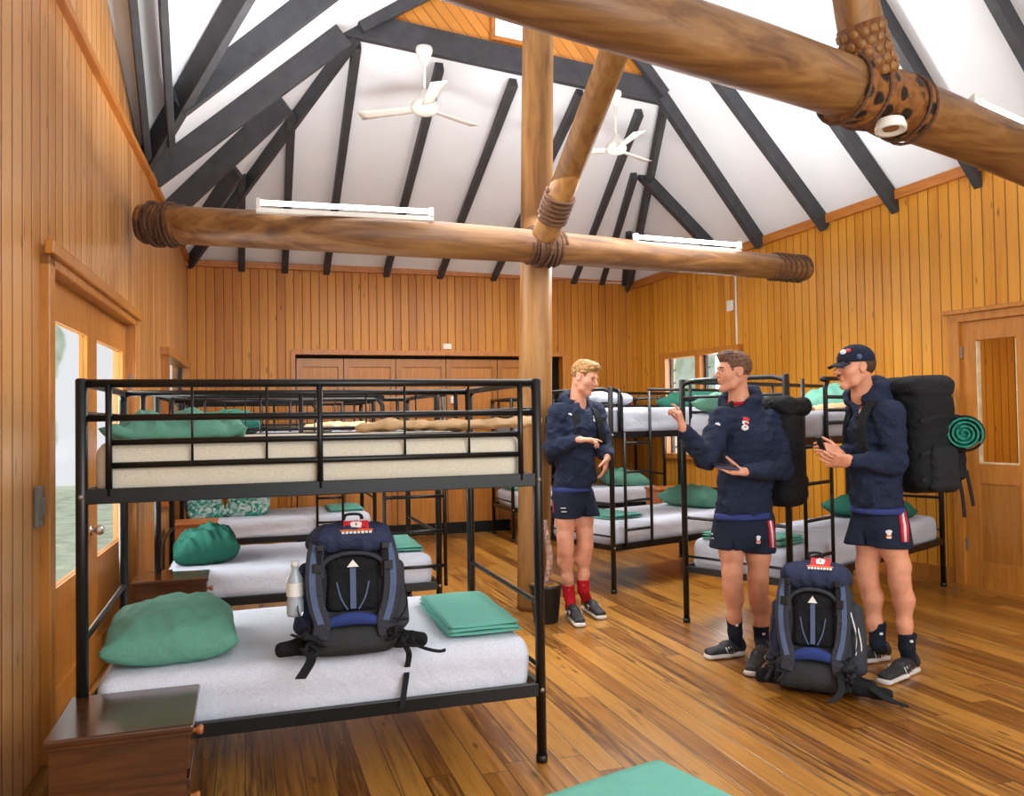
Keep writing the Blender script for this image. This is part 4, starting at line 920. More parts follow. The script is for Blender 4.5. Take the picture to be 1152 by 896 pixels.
# ------------------------------------------------------------------ backpacks
cloth('pack_navy', (48, 55, 82), wr=.5, scale=22.)
cloth('pack_charcoal', (56, 58, 66), wr=.4, scale=20.)
cloth('pack_black', (24, 25, 28), wr=.5, scale=18.)
cloth('pack_bottom', (52, 53, 56), wr=.3, scale=14.)
cloth('pack_blue', (46, 62, 122), wr=.2, scale=12.)
cloth('strap_grey', (84, 98, 130), wr=.1, scale=12.)
cloth('webbing', (30, 31, 34), wr=.1, scale=30.)
plain('patch_red', (196, 32, 40), rough=.6); plain('patch_white', (232, 232, 228), rough=.6, nz=.03); plain('patch_orange', (214, 110, 60), rough=.6)
t = NT('water_bottle', .1, .5); t.b.inputs['Base Color'].default_value = lin((214, 226, 236)); t.b.inputs['Transmission Weight'].default_value = .45
def ribbon(pts, w, th=.004, side=None, n=6):
    """flat webbing along pts; side = direction across its width"""
    P_ = smooth_path(pts, n); m = MB(); vs = []
    for i, p in enumerate(P_):
        d = P_[min(i + 1, len(P_) - 1)] - P_[max(i - 1, 0)]; d = d / (np.linalg.norm(d) + 1e-9)
        s_ = np.array(side if side is not None else (1, 0, 0), float); s_ = s_ - d * (s_ @ d); s_ = s_ / (np.linalg.norm(s_) + 1e-9); nn = np.cross(d, s_)
        for a, b in ((-1, -1), (1, -1), (1, 1), (-1, 1)): vs.append(p + s_ * a * w / 2 + nn * b * th / 2)
    fs = []
    for i in range(len(P_) - 1):
        for j in range(4): fs.append((i * 4 + j, i * 4 + (j + 1) % 4, i * 4 + 4 + (j + 1) % 4, i * 4 + 4 + j))
    fs += [(3, 2, 1, 0), tuple(len(vs) - 4 + j for j in range(4))]
    return m.add(vs, fs)
def trek_pack(name, O, ang, lean, label, seed=0, bottle=False, wide=1.):
    e = empty(name, tuple(O), ang, label, 'backpack', 'navy and charcoal hiking backpacks'); e.rotation_euler = (lean, 0, ang)
    dz = lambda f, a, sd: (lambda X, Y, Z: a * wob(X, Y, Z, f, sd) + a * .6 * wob(X * 2, Y, Z * .6, f * 1.7, sd + 1))
    SDF().box((0, .0, .31), (.155 * wide, .12, .23), r=.075, k=.02).ell((0, .02, .5), (.15, .11, .12), k=.06).mesh('main_bag', 'pack_charcoal', e, .009, dz(30, .006, seed))
    SDF().box((0, -.015, .085), (.17 * wide, .135, .082), r=.06, k=.02).ell((0, -.05, .07), (.14, .10, .06), k=.05).mesh('bottom_compartment', 'pack_bottom', e, .009, dz(20, .004, seed + 4))
    SDF().box((0, -.02, .59), (.15 * wide, .15, .060), r=.058, k=.03).ell((0, -.03, .625), (.125, .11, .045), k=.05).ell((-.1, -.02, .56), (.07, .12, .05), k=.03).mesh('lid', 'pack_navy', e, .008, dz(30, .012, seed + 7), smooth=1)
    for s in (-1, 1):
        SDF().ecap((s * .165 * wide, .0, .14), (s * .158 * wide, .01, .42), (.075, .058), (.06, .046), (0, 1, 0), k=.03).mesh('side_pocket', 'pack_navy' if s < 0 else 'pack_charcoal', e, .009, dz(34, .006, seed + 9 + s))
        pts = [(s * .125, -.10, .60), (s * .14, -.155, .50), (s * .145, -.165, .38), (s * .135, -.16, .27), (s * .115, -.165, .18), (s * .125, -.16, .10)]
        ribbon(pts, .062, .022, (1, 0, -.1)).build('shoulder_strap', 'pack_charcoal', e, bevel=.006)
        ribbon([np.array(p) + np.array([s * .004, -.013, 0]) for p in pts[:5]], .024, .005, (1, 0, -.1)).build('strap_stripe', 'strap_grey', e)
        ribbon([(s * .09, -.12, .62), (s * .12, -.165, .55), (s * .125, -.17, .44)], .02, .004).build('buckle_strap', 'webbing', e)
        MB().box((s * .13, -.182, .46), (.017, .008, .022)).build('buckle', 'black_plastic', e, bevel=.003); MB().box((s * .12, -.178, .56), (.014, .007, .016)).build('buckle', 'black_plastic', e, bevel=.003)
        SDF().ecap((s * .15, -.04, .055), (s * .265, -.10, .05), (.052, .03), (.038, .022), (0, 0, 1), k=.02).mesh('hip_belt', 'pack_black', e, .009, dz(40, .004, seed + 15 + s))
        cl = SDF(); rr = np.random.RandomState(seed + 20 + s)
        for _ in range(16):
            p = np.array([s * .16, -.17, .10]) + rr.normal(size=3) * [.022, .018, .045]; cl.cap(p, p + rr.normal(size=3) * .028, .010, .007, k=.004)
        cl.mesh('strap_bundle', 'webbing', e, .006)
        ribbon([(s * .16, -.16, .16), (s * .20, -.14, .24), (s * .20, -.08, .34)], .018, .004, (0, 1, 0)).build('compression_strap', 'webbing', e)
    SDF().box((0, -.118, .36), (.098, .03, .135), r=.028, k=.02).ell((0, -.118, .47), (.095, .03, .045), k=.03).mesh('front_panel', 'pack_black', e, .008, dz(24, .003, seed + 30))
    m = MB().tube(smooth_path([(-.115, -.145, .40), (-.11, -.152, .475), (-.06, -.155, .515), (0, -.156, .525), (.06, -.155, .515), (.11, -.152, .475), (.115, -.145, .40)], 5), .011, 8); m.build('panel_piping', 'pack_charcoal', e)
    ribbon([(0, -.152, .45), (0, -.155, .36), (0, -.158, .245)], .022, .006).build('centre_strip', 'strap_grey', e)
    MB().poly([(-.022, -.156, .455), (.022, -.156, .455), (0, -.156, .492)], .004, (0, -1, 0)).build('logo_tab', 'patch_white', e)
    for s in (-1, 1): ribbon([(s * .02, -.153, .24), (s * .045, -.152, .3), (s * .06, -.15, .38)], .006, .004).build('seam_line', 'strap_grey', e)
    def fn(u, v):
        x = (2 * u - 1) * .135; zt_ = .155 + .075 * math.cos(x / .135 * 1.35); zb_ = .135 + .03 * math.cos(x / .135 * 1.35); z = zb_ + (zt_ - zb_) * v
        return (x, -.158 - .012 * math.cos(x * 9) - .010 * math.sin(v * PI) + .02 * (abs(x) / .135) ** 3, z)
    b = MB().grid(fn, 26, 8).build('blue_band', 'pack_blue', e); so = b.modifiers.new('s', 'SOLIDIFY'); so.thickness = .014
    # woven label on the lid with a white emblem and a line of white lettering
    Rl = np.array([[1, 0, 0], [0, math.cos(.75), -math.sin(.75)], [0, math.sin(.75), math.cos(.75)]])
    c = np.array([.035, -.125, .668]) if not bottle else np.array([.015, -.130, .662])
    pt = MB().box(c, (.047, .030, .004), Rl).build('woven_patch', 'patch_red', e)
    q = MB(); 
    for dx, dy, w_, h_ in ((-.012, .006, .009, .011), (.012, .006, .009, .011), (0, -.012, .018, .006), (0, .018, .014, .004)): q.box(c + Rl @ np.array([dx, dy, .005]), (w_, h_, .0015), Rl)
    q.build('emblem', 'patch_white', pt)
    MB().box(c + Rl @ np.array([0, -.036, .003]), (.062, .004, .003), Rl).build('orange_edge', 'patch_orange', pt)
    q = MB(); 
    for i in range(8): q.box(c + Rl @ np.array([-.05 + .0145 * i, -.05, .003]), (.0052, .007 if i % 2 else .0062, .002), Rl)
    q.build('lettering', 'patch_white', pt)
    MB().tube(smooth_path([(-.03, -.08, .69), (-.02, -.08, .715), (.03, -.08, .715), (.04, -.08, .69)], 4), .008, 6).build('haul_loop', 'webbing', e)
    return e
bp = Zp(384, 741, .535); aB = math.atan2(-bp[0], bp[1])
bk = trek_pack('backpack', (bp[0] + .06, bp[1] + .145, .525), aB + .03, -.05, 'navy and charcoal hiking backpack standing on the nearest lower mattress', 1, bottle=True, wide=1.)
bk.scale = (1.04, .90, .765)
# water bottle in the left pocket, straps trailing over the mattress
def l2w(e, p): R = rotz(e.rotation_euler[2]); return np.array(e.location) + R @ (np.array(p) * np.array(e.scale))
wb = l2w(bk, (-.212, -.085, .34)); bt = empty('water_bottle', tuple(wb), 0, 'clear water bottle tucked in the side pocket of the backpack on the bed', 'bottle')
MB().lathe([(0, -.09), (.03, -.09), (.033, -.08), (.033, -.03), (.030, -.02), (.033, -.01), (.033, .05), (.015, .085), (.013, .1), (0, .1)]).build('body', 'water_bottle', bt); MB().lathe([(0, .12), (.015, .12), (.016, .1), (.0, .098)]).build('cap', 'patch_white', bt)
MB().lathe([(.0335, -.012), (.0337, .04)]).build('bottle_label', 'patch_white', bt)
f0 = np.array([0, 3.38 + .02, 0])
def trail(e, pts, w, nm='trailing_strap', mat='webbing'):
    Rm = rotz(-e.rotation_euler[2]); q = [Rm @ (np.array(p) - np.array(e.location)) / np.array(e.scale) for p in pts]
    return ribbon(q, w, .005, Rm @ np.array([1, .0, 0])).build(nm, mat, e)
a1 = l2w(bk, (-.165, -.19, .05)); s1_ = Zp(350, 750, .525); s2_ = Zp(338, 772, .515)
trail(bk, [a1, s1_ + [0, 0, .012], s2_ + [0, .0, .006]], .036)
a2 = l2w(bk, (.185, -.16, .05)); s3_ = Zp(460, 738, .532); s3b = Yp(458, 752, 3.41); s4_ = Yp(457, 762, 3.385); s5_ = Yp(454, 782, 3.372); s6_ = Yp(452, 797, 3.362)
trail(bk, [a2, s3_, s3b, s4_, s5_, s6_], .022)
tl = ribbon([(.2, -.15, .06), (.26, -.2, .03), (.31, -.21, .012), (.34, -.19, .01)], .016, .004, (0, 0, 1)).build('trailing_strap', 'webbing', bk)
# the one on the floor
fb = Zp(915, 785, 0); aF = math.atan2(-fb[0], fb[1])
fk = trek_pack('backpack', (fb[0] + .10, fb[1] + .10, .004), aF - .12, -.16, 'navy and charcoal hiking backpack standing on the floor between the two men', 5, wide=1.12)
fk.scale = (1.04, 1.10, .98)
for k in range(2):
    SDF().ecap((.19, -.12, .05), (.34, -.14, .03), (.045, .028), (.03, .02), (0, 0, 1), k=.02).mesh('belt_wing', 'pack_black', fk, .009, lambda X, Y, Z: .004 * wob(X, Y, Z, 40, 3)) if k == 0 else None
ribbon([(.12, -.17, .12), (.14, -.24, .05), (.12, -.33, .012), (.10, -.42, .008)], .03, .005).build('trailing_strap', 'webbing', fk)
ribbon([(.26, -.15, .06), (.34, -.2, .02), (.40, -.24, .01), (.41, -.28, .008)], .034, .006).build('trailing_strap', 'webbing', fk)
for q in ([(.17, -.10, .42), (.195, -.09, .30), (.19, -.08, .20)], [(.20, -.06, .34), (.215, -.05, .24), (.20, -.05, .18)]): MB().tube(smooth_path(q, 5), .004, 6).build('reflective_piping', 'patch_white', fk)
# ------------------------------------------------------------------ people
def skin(name, c):
    t = NT(name, .5, .35); v = t.coord(); t.col(t.ramp(t.noise(v, 16., 4.), [(.3, tuple(int(x * .93) for x in c)), (.7, tuple(min(255, int(x * 1.05)) for x in c))]))
    t.b.inputs['Subsurface Weight'].default_value = .08; t.b.inputs['Subsurface Radius'].default_value = (.02, .008, .004); t.bump(t.noise(v, 120., 2.), .05, .002)
skin('skin_fair', (214, 152, 124)); skin('skin_tan', (206, 144, 114)); skin('skin_light', (212, 148, 118))
cloth('navy_fleece', (31, 40, 62), wr=.6, scale=22., weave=300.)
cloth('navy_shorts', (27, 34, 52), wr=.3, scale=14.)
cloth('blue_undershirt', (48, 60, 116), wr=.2, scale=20.)
cloth('red_shirt', (176, 24, 40), wr=.2, scale=20.)
cloth('red_sock', (176, 18, 34), wr=.2, scale=30.); cloth('navy_sock', (24, 30, 44), wr=.2, scale=30.)
plain('shoe_dark', (40, 41, 44), rough=.6, nz=.3, scale=60.); plain('shoe_sole', (206, 202, 196), rough=.6, nz=.05); plain('shoe_mark', (190, 190, 190), rough=.5)
plain('hair_blond', (150, 112, 66), rough=.6, nz=.3, scale=60., bump=.6); plain('hair_brown', (92, 62, 44), rough=.6, nz=.35, scale=60., bump=.6); plain('hair_dark', (66, 46, 34), rough=.6, nz=.3, scale=60., bump=.5)
plain('eye_white', (176, 160, 152), rough=.2); plain('iris', (52, 62, 66), rough=.2); plain('lip', (172, 94, 84), rough=.5)
plain('crest_white', (220, 220, 222), rough=.7, nz=.04); plain('crest_red', (190, 60, 54), rough=.7); plain('stripe_red', (190, 30, 48), rough=.7); plain('stripe_white', (205, 205, 208), rough=.7)
HR = np.array([rx[0], rx[1], 0]); HR = HR / np.linalg.norm(HR); HT = -np.array([fz[0], fz[1], 0]); HT = HT / np.linalg.norm(HT); UP = np.array([0, 0, 1.])
def D(r, t, u): v = HR * r + HT * t + UP * u; return v / np.linalg.norm(v)
def frame(f, up=UP):
    f = f / np.linalg.norm(f); s = np.cross(f, up); s = s / np.linalg.norm(s); u = np.cross(s, f); return np.stack([s, f, u], 1)
def add_head(S, c, R, neck, nr=.058):
    L = lambda s, f, u: c + R @ np.array([s, f, u])
    S.ell(L(0, -.018, .032), (.075, .096, .086), R, k=.02)
    S.ell(L(0, .022, -.018), (.060, .066, .082), R, k=.03)
    for s in (-1, 1):
        S.chain([L(s * .054, -.012, -.045), L(s * .045, .025, -.080), L(0, .060, -.100)], [.019, .019, .019], k=.022)
        S.ell(L(s * .040, .050, -.022), (.026, .028, .026), R, k=.025)
    S.ell(L(0, .068, -.100), (.022, .015, .016), R, k=.015)
    S.cap(L(-.032, .076, .024), L(.032, .076, .024), .011, k=.014)
    for s in (-1, 1): S.ell(L(s * .030, .094, .006), (.017, .013, .010), R, k=.010, mode='sub')
    S.cap(L(0, .084, .016), L(0, .111, -.024), .008, .0115, k=.009)
    for s in (-1, 1): S.ell(L(s * .011, .096, -.027), (.008, .010, .007), R, k=.006)
    S.ell(L(0, .084, -.050), (.022, .011, .0065), R, k=.006); S.ell(L(0, .082, -.064), (.019, .011, .0075), R, k=.006)
    S.cap(L(-.022, .094, -.057), L(.022, .094, -.057), .0028, k=.005, mode='sub')
    for s in (-1, 1):
        S.ell(L(s * .078, -.012, -.002), (.009, .021, .033), R @ np.array([[1, 0, 0], [0, .97, -.24], [0, .24, .97]]), k=.006); S.ell(L(s * .086, -.008, .002), (.006, .011, .018), R, k=.005, mode='sub')
    S.cap(L(0, -.030, -.045), neck, nr * .95, nr * 1.04, k=.03)
def head_parts(body, O, c, R, brow):
    L = lambda s, f, u: c + R @ np.array([s, f, u]) - O
    for s in (-1, 1):
        MB().lathe([(0, .012), (.006, .0104), (.0104, .006), (.012, 0), (.0104, -.006), (0, -.012)], L(s * .030, .0715, .006), n=12).build('eye', 'eye_white', body)
        MB().lathe([(0, .002), (.0052, .0015), (.0068, -.001)], L(s * .030, .0825, .005), n=10, R=np.stack([R[:, 0], R[:, 2], R[:, 1]], 1)).build('iris', 'iris', body)
        MB().tube([L(s * .014, .089, .024), L(s * .030, .090, .029), L(s * .047, .080, .024)], [.003, .0042, .002], 6).build('eyebrow', brow, body)
    MB().tube([L(-.020, .0885, -.058), L(0, .0955, -.056), L(.020, .0885, -.058)], [.002, .0038, .002], 6).build('lips', 'lip', body)
def add_hand(S, w, fd, pn, hand, curl=(.3, .35, .4, .45), spread=.10, thumb=(.7, .6, .25), sc=1., tc=.4):
    fd = fd / np.linalg.norm(fd); pn = pn - fd * (pn @ fd); pn = pn / np.linalg.norm(pn); lt = np.cross(pn, fd) * hand
    S.ecap(w - fd * .01, w + fd * .03 * sc, (.026 * sc, .018 * sc), (.034 * sc, .016 * sc), lt, k=.012)
    S.box(w + fd * .052 * sc, (.040 * sc, .046 * sc, .0135 * sc), np.stack([lt, fd, pn], 1), r=.012, k=.01)
    for i, (off, ln, r) in enumerate(((.0305, .072, .0088), (.0102, .080, .0090), (-.0102, .075, .0087), (-.030, .060, .0078))):
        p = w + (fd * .092 + lt * off) * sc; d = fd + lt * (spread * (1.5 - i) * .6); a = 0; d = d / np.linalg.norm(d)
        cs = curl[i]; segs = (.46, .30, .24); q = p; rr = r * sc
        S.ell(p, (.0105 * sc,) * 3, k=.006)
        for k in range(3):
            a += cs * (1.0 if k else .9); dd_ = d * math.cos(a) + pn * math.sin(a); q2 = q + dd_ * ln * segs[k] * sc; S.cap(q, q2, rr, rr * .92, k=.0025); q = q2; rr *= .92
    p = w + (fd * .022 + lt * .030) * sc; d1 = lt * thumb[0] + fd * thumb[1] + pn * thumb[2]; d1 = d1 / np.linalg.norm(d1)
    q = p + d1 * .045 * sc; d2 = d1 * (1 - tc) + fd * tc + pn * tc * .5; d2 = d2 / np.linalg.norm(d2); q2 = q + d2 * .030 * sc; q3 = q2 + d2 * .024 * sc
    S.cap(p, q, .0145 * sc, .011 * sc, k=.010); S.cap(q, q2, .0108 * sc, .010 * sc, k=.004); S.cap(q2, q3, .0098 * sc, .0085 * sc, k=.003)
def shoe(body, O, heel, toe, label=None, top_h=.085):
    """heel and toe points on the floor"""
    d = toe - heel; L_ = np.linalg.norm(d); d = d / L_; sd = np.cross(d, UP); R = np.stack([sd, d, UP], 1)
    Q = lambda s, f, u: heel + R @ np.array([s, f * L_, u])
    sh = SDF().ecap(Q(0, .12, .055), Q(0, .42, .050), (.036, .036), (.042, .034), sd, k=.02).ecap(Q(0, .42, .050), Q(0, .84, .042), (.046, .030), (.040, .022), sd, k=.03)
    sh.cap(Q(0, .12, .06), Q(0, .14, top_h), .036, .034, k=.02).cap(Q(0, .30, .07), Q(0, .46, .068), .03, .028, k=.03)
    sh.ell(Q(0, .18, top_h + .05), (.027, .032, .04), R, k=.01, mode='sub'); sh.box(Q(0, .5, -.02), (.1, .3, .035), R, r=.001, k=.004, mode='sub')
    so_ = sh.mesh('shoe', 'shoe_dark', body, .006, origin=O)
    s2 = SDF().ecap(Q(0, .12, .018), Q(0, .45, .018), (.044, .024), (.041, .021), sd, k=.01).ecap(Q(0, .45, .018), Q(0, .86, .018), (.050, .021), (.044, .019), sd, k=.02)
    s2.box(Q(0, .5, -.03), (.1, .3, .0325), R, r=.001, k=.003, mode='sub'); s2.mesh('sole', 'shoe_sole', so_, .005, origin=O)
    lc = MB()
    for k in range(5):
        f = .34 + .085 * k; h = .099 - .010 * k
        lc.tube([Q(-.028, f, h - .014) - O, Q(0, f + .015, h) - O, Q(.028, f, h - .014) - O], .0035, 6)
    lc.build('laces', 'black_plastic', so_)
    for s in (-1, 1):
        mk = MB()
        for k in range(3): mk.tube([Q(s * .048, .36 + .07 * k, .036) - O, Q(s * .043, .42 + .06 * k, .072) - O], .0038, 6)
        mk.build('side_stripes', 'shoe_mark', so_)
def ribbon_w(body, O, pts, w, th, side, name, mat): return ribbon([np.array(p) - O for p in pts], w, th, side).build(name, mat, body)
def patch(body, O, c, n, size, name, cols, seed=0):
    """small embroidered crest: overlapping blobs on a disc facing n"""
    R = frame(n); R = np.stack([R[:, 0], R[:, 2], R[:, 1]], 1); rr = np.random.RandomState(seed)
    for k, (dx, dz, w_, h_, m_) in enumerate(cols):
        MB().lathe([(0, .006), (.7, .0055), (1, .002), (1.02, -.004)], (0, 0, 0), n=16).build(name, m_, body)
        o = [o for o in C.objects if o.name.startswith(name)][-1]
        o = bpy.context.scene.collection.objects[-1]; o.matrix_local = Matrix([[*(R[0] * np.array([w_ * size, h_ * size, 1])), (c - O + R @ np.array([dx * size, dz * size, .001 * k]))[0]], [*(R[1] * np.array([w_ * size, h_ * size, 1])), (c - O + R @ np.array([dx * size, dz * size, .001 * k]))[1]], [*(R[2] * np.array([w_ * size, h_ * size, 1])), (c - O + R @ np.array([dx * size, dz * size, .001 * k]))[2]], [0, 0, 0, 1]])
CREST = [(0, .35, .55, .35, 'crest_red'), (-.05, 0, .5, .42, 'crest_white'), (.12, -.1, .25, .2, 'crest_red'), (0, -.55, .42, .32, 'crest_white'), (0, -.5, .2, .12, 'crest_red')]
def person(J, label, skinm, hairm, sockm, hood_up=.0, hairstyle='short', res=.0058):
    d0 = J['d']
    def W(k, i=None):
        v = J[k] if i is None else J[k][i]; return P(v[0], v[1], d0 + (v[2] if len(v) > 2 else 0))
    O = (Zp(*J['footl'][0]) + Zp(*J['footr'][0])) / 2; O[2] = 0
    hc, neck = W('head'), W('neck'); Rh = frame(J['face'] / np.linalg.norm(J['face']), J.get('headup', UP))
    sl, sr, el, er, wl, wr_ = W('shl'), W('shr'), W('ell'), W('elr'), W('wrl'), W('wrr')
    pelv = W('pelvis'); hl, hr = W('hipl'), W('hipr'); kl, kr = W('kneel'), W('kneer'); al, ar = W('ankl'), W('ankr')
    side = (sr - sl) / np.linalg.norm(sr - sl); chest = (sl + sr) / 2 - UP * .14
    S = SDF(); add_head(S, hc, Rh, neck)
    S.cap(neck, (sl + sr) / 2 - UP * .04, .062, .07, k=.03)
    S.ecap(chest, pelv + UP * .10, (.12, .08), (.095, .07), side, k=.03)
    S.ecap(pelv + UP * .06, pelv - UP * .06, (.095, .07), (.095, .07), side, k=.03)
    for s_, e_, w_ in ((sl, el, wl), (sr, er, wr_)):
        S.chain([s_, s_ * .45 + e_ * .55, e_, e_ * .6 + w_ * .4, w_], [.045, .042, .036, .036, .027], k=.02); S.cap(s_, chest + (s_ - chest) * .5, .045, .05, k=.02)
    for h_, k_, a_ in ((hl, kl, al), (hr, kr, ar)):
        m1_ = h_ * .5 + k_ * .5; c_ = k_ * .66 + a_ * .34; back = -J['body'] * .014
        S.chain([h_ - UP * .06, m1_, k_ + UP * .05], [.072, .070, .055], k=.03); S.cap(k_ + UP * .05, k_ - UP * .05, .054, .050, k=.04); S.ell(k_ + J['body'] * .012, (.036, .036, .045), k=.04)
        S.chain([k_ - UP * .04, c_ + back, k_ * .3 + a_ * .7, a_ - UP * .0], [.048, .051, .036, .031], k=.04)
    for f_, a_ in ((J['footl'], al), (J['footr'], ar)):
        he, to = Zp(*f_[0]), Zp(*f_[1]); S.cap(a_, he * .8 + to * .2 + UP * .05, .034, .034, k=.02); S.ecap(he * .8 + to * .2 + UP * .045, he * .2 + to * .8 + UP * .035, (.03, .022), (.032, .016), np.cross(to - he, UP), k=.02)
    for hd in J['hands']:
        add_hand(S, W(hd[0]) , hd[1], hd[2], hd[3], **hd[4])
    body = S.mesh('person', skinm, None, res, origin=O, smooth=1); tag(body, label, 'person')
    head_parts(body, O, hc, Rh, hairm)
    L = lambda s, f, u: hc + Rh @ np.array([s, f, u])
    if hairstyle == 'short':
        H = SDF().ell(L(0, -.018, .040), (.083, .103, .092), Rh, k=.02).ell(L(0, .045, .100), (.052, .050, .028), Rh, k=.03)
        H.box(L(0, .125, -.045), (.12, .075, .105), Rh, r=.03, k=.02, mode='sub'); H.box(L(0, -.02, -.115), (.12, .16, .075), Rh, r=.01, k=.02, mode='sub')
        for s in (-1, 1): H.ell(L(s * .085, .0, -.012), (.03, .034, .045), Rh, k=.01, mode='sub')
        H.mesh('hair', hairm, body, .0045, lambda X, Y, Z: .0045 * wob(X, Y, Z, 170, 5) + .003 * wob(X, Y, Z, 300, 9), origin=O, smooth=0)
    else:
        H = SDF().ell(L(0, -.025, .025), (.0795, .098, .085), Rh, k=.02); H.box(L(0, .115, -.05), (.12, .075, .12), Rh, r=.03, k=.02, mode='sub'); H.box(L(0, -.02, -.12), (.12, .16, .070), Rh, r=.01, k=.02, mode='sub')
        for s in (-1, 1): H.ell(L(s * .085, .0, -.012), (.03, .032, .045), Rh, k=.01, mode='sub')
        H.mesh('hair', hairm, body, .005, lambda X, Y, Z: .002 * wob(X, Y, Z, 170, 5), origin=O)
    # hoodie
    hem = W('hem'); G = SDF(); bd = J['body']; sw = np.linalg.norm(sr - sl) / 2
    G.ecap(chest + UP * .05, hem * .5 + chest * .5, (sw * .92, .125), (sw * .86, .125), side, k=.04)
    G.ecap(hem * .5 + chest * .5, hem - UP * .03, (sw * .86, .125), (sw * .93, .135), side, k=.04)
    G.ell(chest + bd * .03 + UP * .02, (.15, .11, .13), frame(bd), k=.05)
    G.cap(sl, sr, .072, k=.05); G.cap((sl + sr) / 2 + UP * .0, neck - UP * .0, .10, .078, k=.05)
    for s_, e_, w_ in ((sl, el, wl), (sr, er, wr_)):
        wr2 = w_ + (e_ - w_) / np.linalg.norm(e_ - w_) * .02
        G.chain([s_, s_ * .5 + e_ * .5, e_, e_ * .5 + wr2 * .5, wr2 + (e_ - w_) * .12], [.078, .070, .062, .056, .044], k=.03); G.cap(wr2 + (e_ - w_) * .10, wr2, .040, .036, k=.008)
    hb = neck - bd * .055 - UP * .005
    G.ell(hb - bd * .03 - UP * .0, (.11, .06, .085), frame(bd), k=.03)
    ring = []
    for a in np.linspace(-2.35, 2.35, 9):
        ring.append(neck + (-bd * math.cos(a) * .085 + np.cross(bd, UP) * math.sin(a) * .088) + UP * (.050 * math.cos(a) + .016))
    G.chain(ring, [.026, .034, .042, .050, .054, .050, .042, .034, .026], k=.02)
    G.cap(neck + bd * .09 + UP * .01, neck + bd * .10 + UP * .2, .045, .08, k=.02, mode='sub')
    G.cap(neck + bd * .02 + UP * .02, neck + bd * .0 + UP * .2, .062, .075, k=.015, mode='sub')
    pk_ = hem * .62 + chest * .38 + bd * .10; G.ecap(pk_, pk_ - UP * .10, (.10, .03), (.13, .035), side, k=.03)
    hz = hem + UP * 0; G.box(hz - UP * .15, (.4, .4, .15), np.eye(3), r=.001, k=.006, mode='sub') if J.get('cut', True) else None
    sd_ = J.get('seed', 0)
    def disp(X, Y, Z): w_ = wob(X, Y, Z * 1.4, 24, sd_); return .013 * (np.abs(w_) * 1.6 - .4) + .007 * wob(X, Y, Z * 2.2, 46, sd_ + 2)
    for hd in J['hands']:
        w_ = W(hd[0]); f_ = hd[1] / np.linalg.norm(hd[1]); G.ell(w_ + f_ * .07, (.055, .055, .055), k=.004, mode='sub')
    hood = G.mesh('hoodie', 'navy_fleece', body, .0085, disp, origin=O, smooth=1)
    SDF().ecap(hem + UP * .06, hem - UP * .06, (sw * .95, .140), (sw * .97, .142), side, k=.02).box(hem - UP * .176, (.4, .4, .15), r=.001, k=.004, mode='sub').box(hem + UP * .16, (.4, .4, .15), r=.001, k=.004, mode='sub').mesh('undershirt', 'blue_undershirt', body, .009, lambda X, Y, Z: .004 * wob(X, Y, Z, 24, 8), origin=O)
    # shorts
    T = SDF(); T.ecap(hem + UP * .02, pelv - UP * .05, (sw * .80, .115), (sw * .84, .125), side, k=.03)
    hems = []
    for q, h_, k_ in ((0, hl, kl), (1, hr, kr)):
        hm = W('hemleg', q); T.ecap(h_ + UP * .03, hm - UP * .03, (.092, .112), (.098, .118), side, k=.03); hems.append(hm)
    T.box((hems[0] + hems[1]) / 2 + UP * .02, (.004, .25, .055), frame(bd), r=.001, k=.008, mode='sub')
    for q in (0, 1): T.box(hems[q] - UP * .12, (.115, .25, .12), frame(bd), r=.001, k=.006, mode='sub')
    T.mesh('shorts', 'navy_shorts', body, .0085, lambda X, Y, Z: .005 * wob(X, Y, Z * .6, 26, sd_ + 4), origin=O)
    # socks and shoes
    for q, (k_, a_, f_) in enumerate(((kl, al, J['footl']), (kr, ar, J['footr']))):
        tp = W('sock', q); he, to = Zp(*f_[0]), Zp(*f_[1]); b_ = he * .80 + to * .20 + UP * .06
        ax_ = (a_ + UP * .0); m_ = SDF().cap(tp, ax_, .049, .041, k=.01).cap(ax_, b_, .040, .040, k=.02); m_.box(tp + UP * .05, (.09, .09, .052), r=.001, k=.003, mode='sub')
        m_.mesh('sock', sockm, body, .006, lambda X, Y, Z: .0012 * wob(X, Y, Z * 3, 60, 2), origin=O); shoe(body, O, he, to)
        mk = tp * .55 + a_ * .45 + HT * .046; MB().box(mk - O, (.008, .008, .006), frame(HT)).build('sock_mark', 'crest_white' if sockm != 'red_sock' else 'crest_red', body)
    return body, O, dict(sl=sl, sr=sr, el=el, er=er, wl=wl, wr=wr_, chest=chest, hem=hem, neck=neck, side=side, W=W, sw=sw, hc=hc, Rh=Rh, hems=hems, pelv=pelv, hl=hl, hr=hr)
def depth_at(x, y): return float(-HC / ray(x, y)[2])
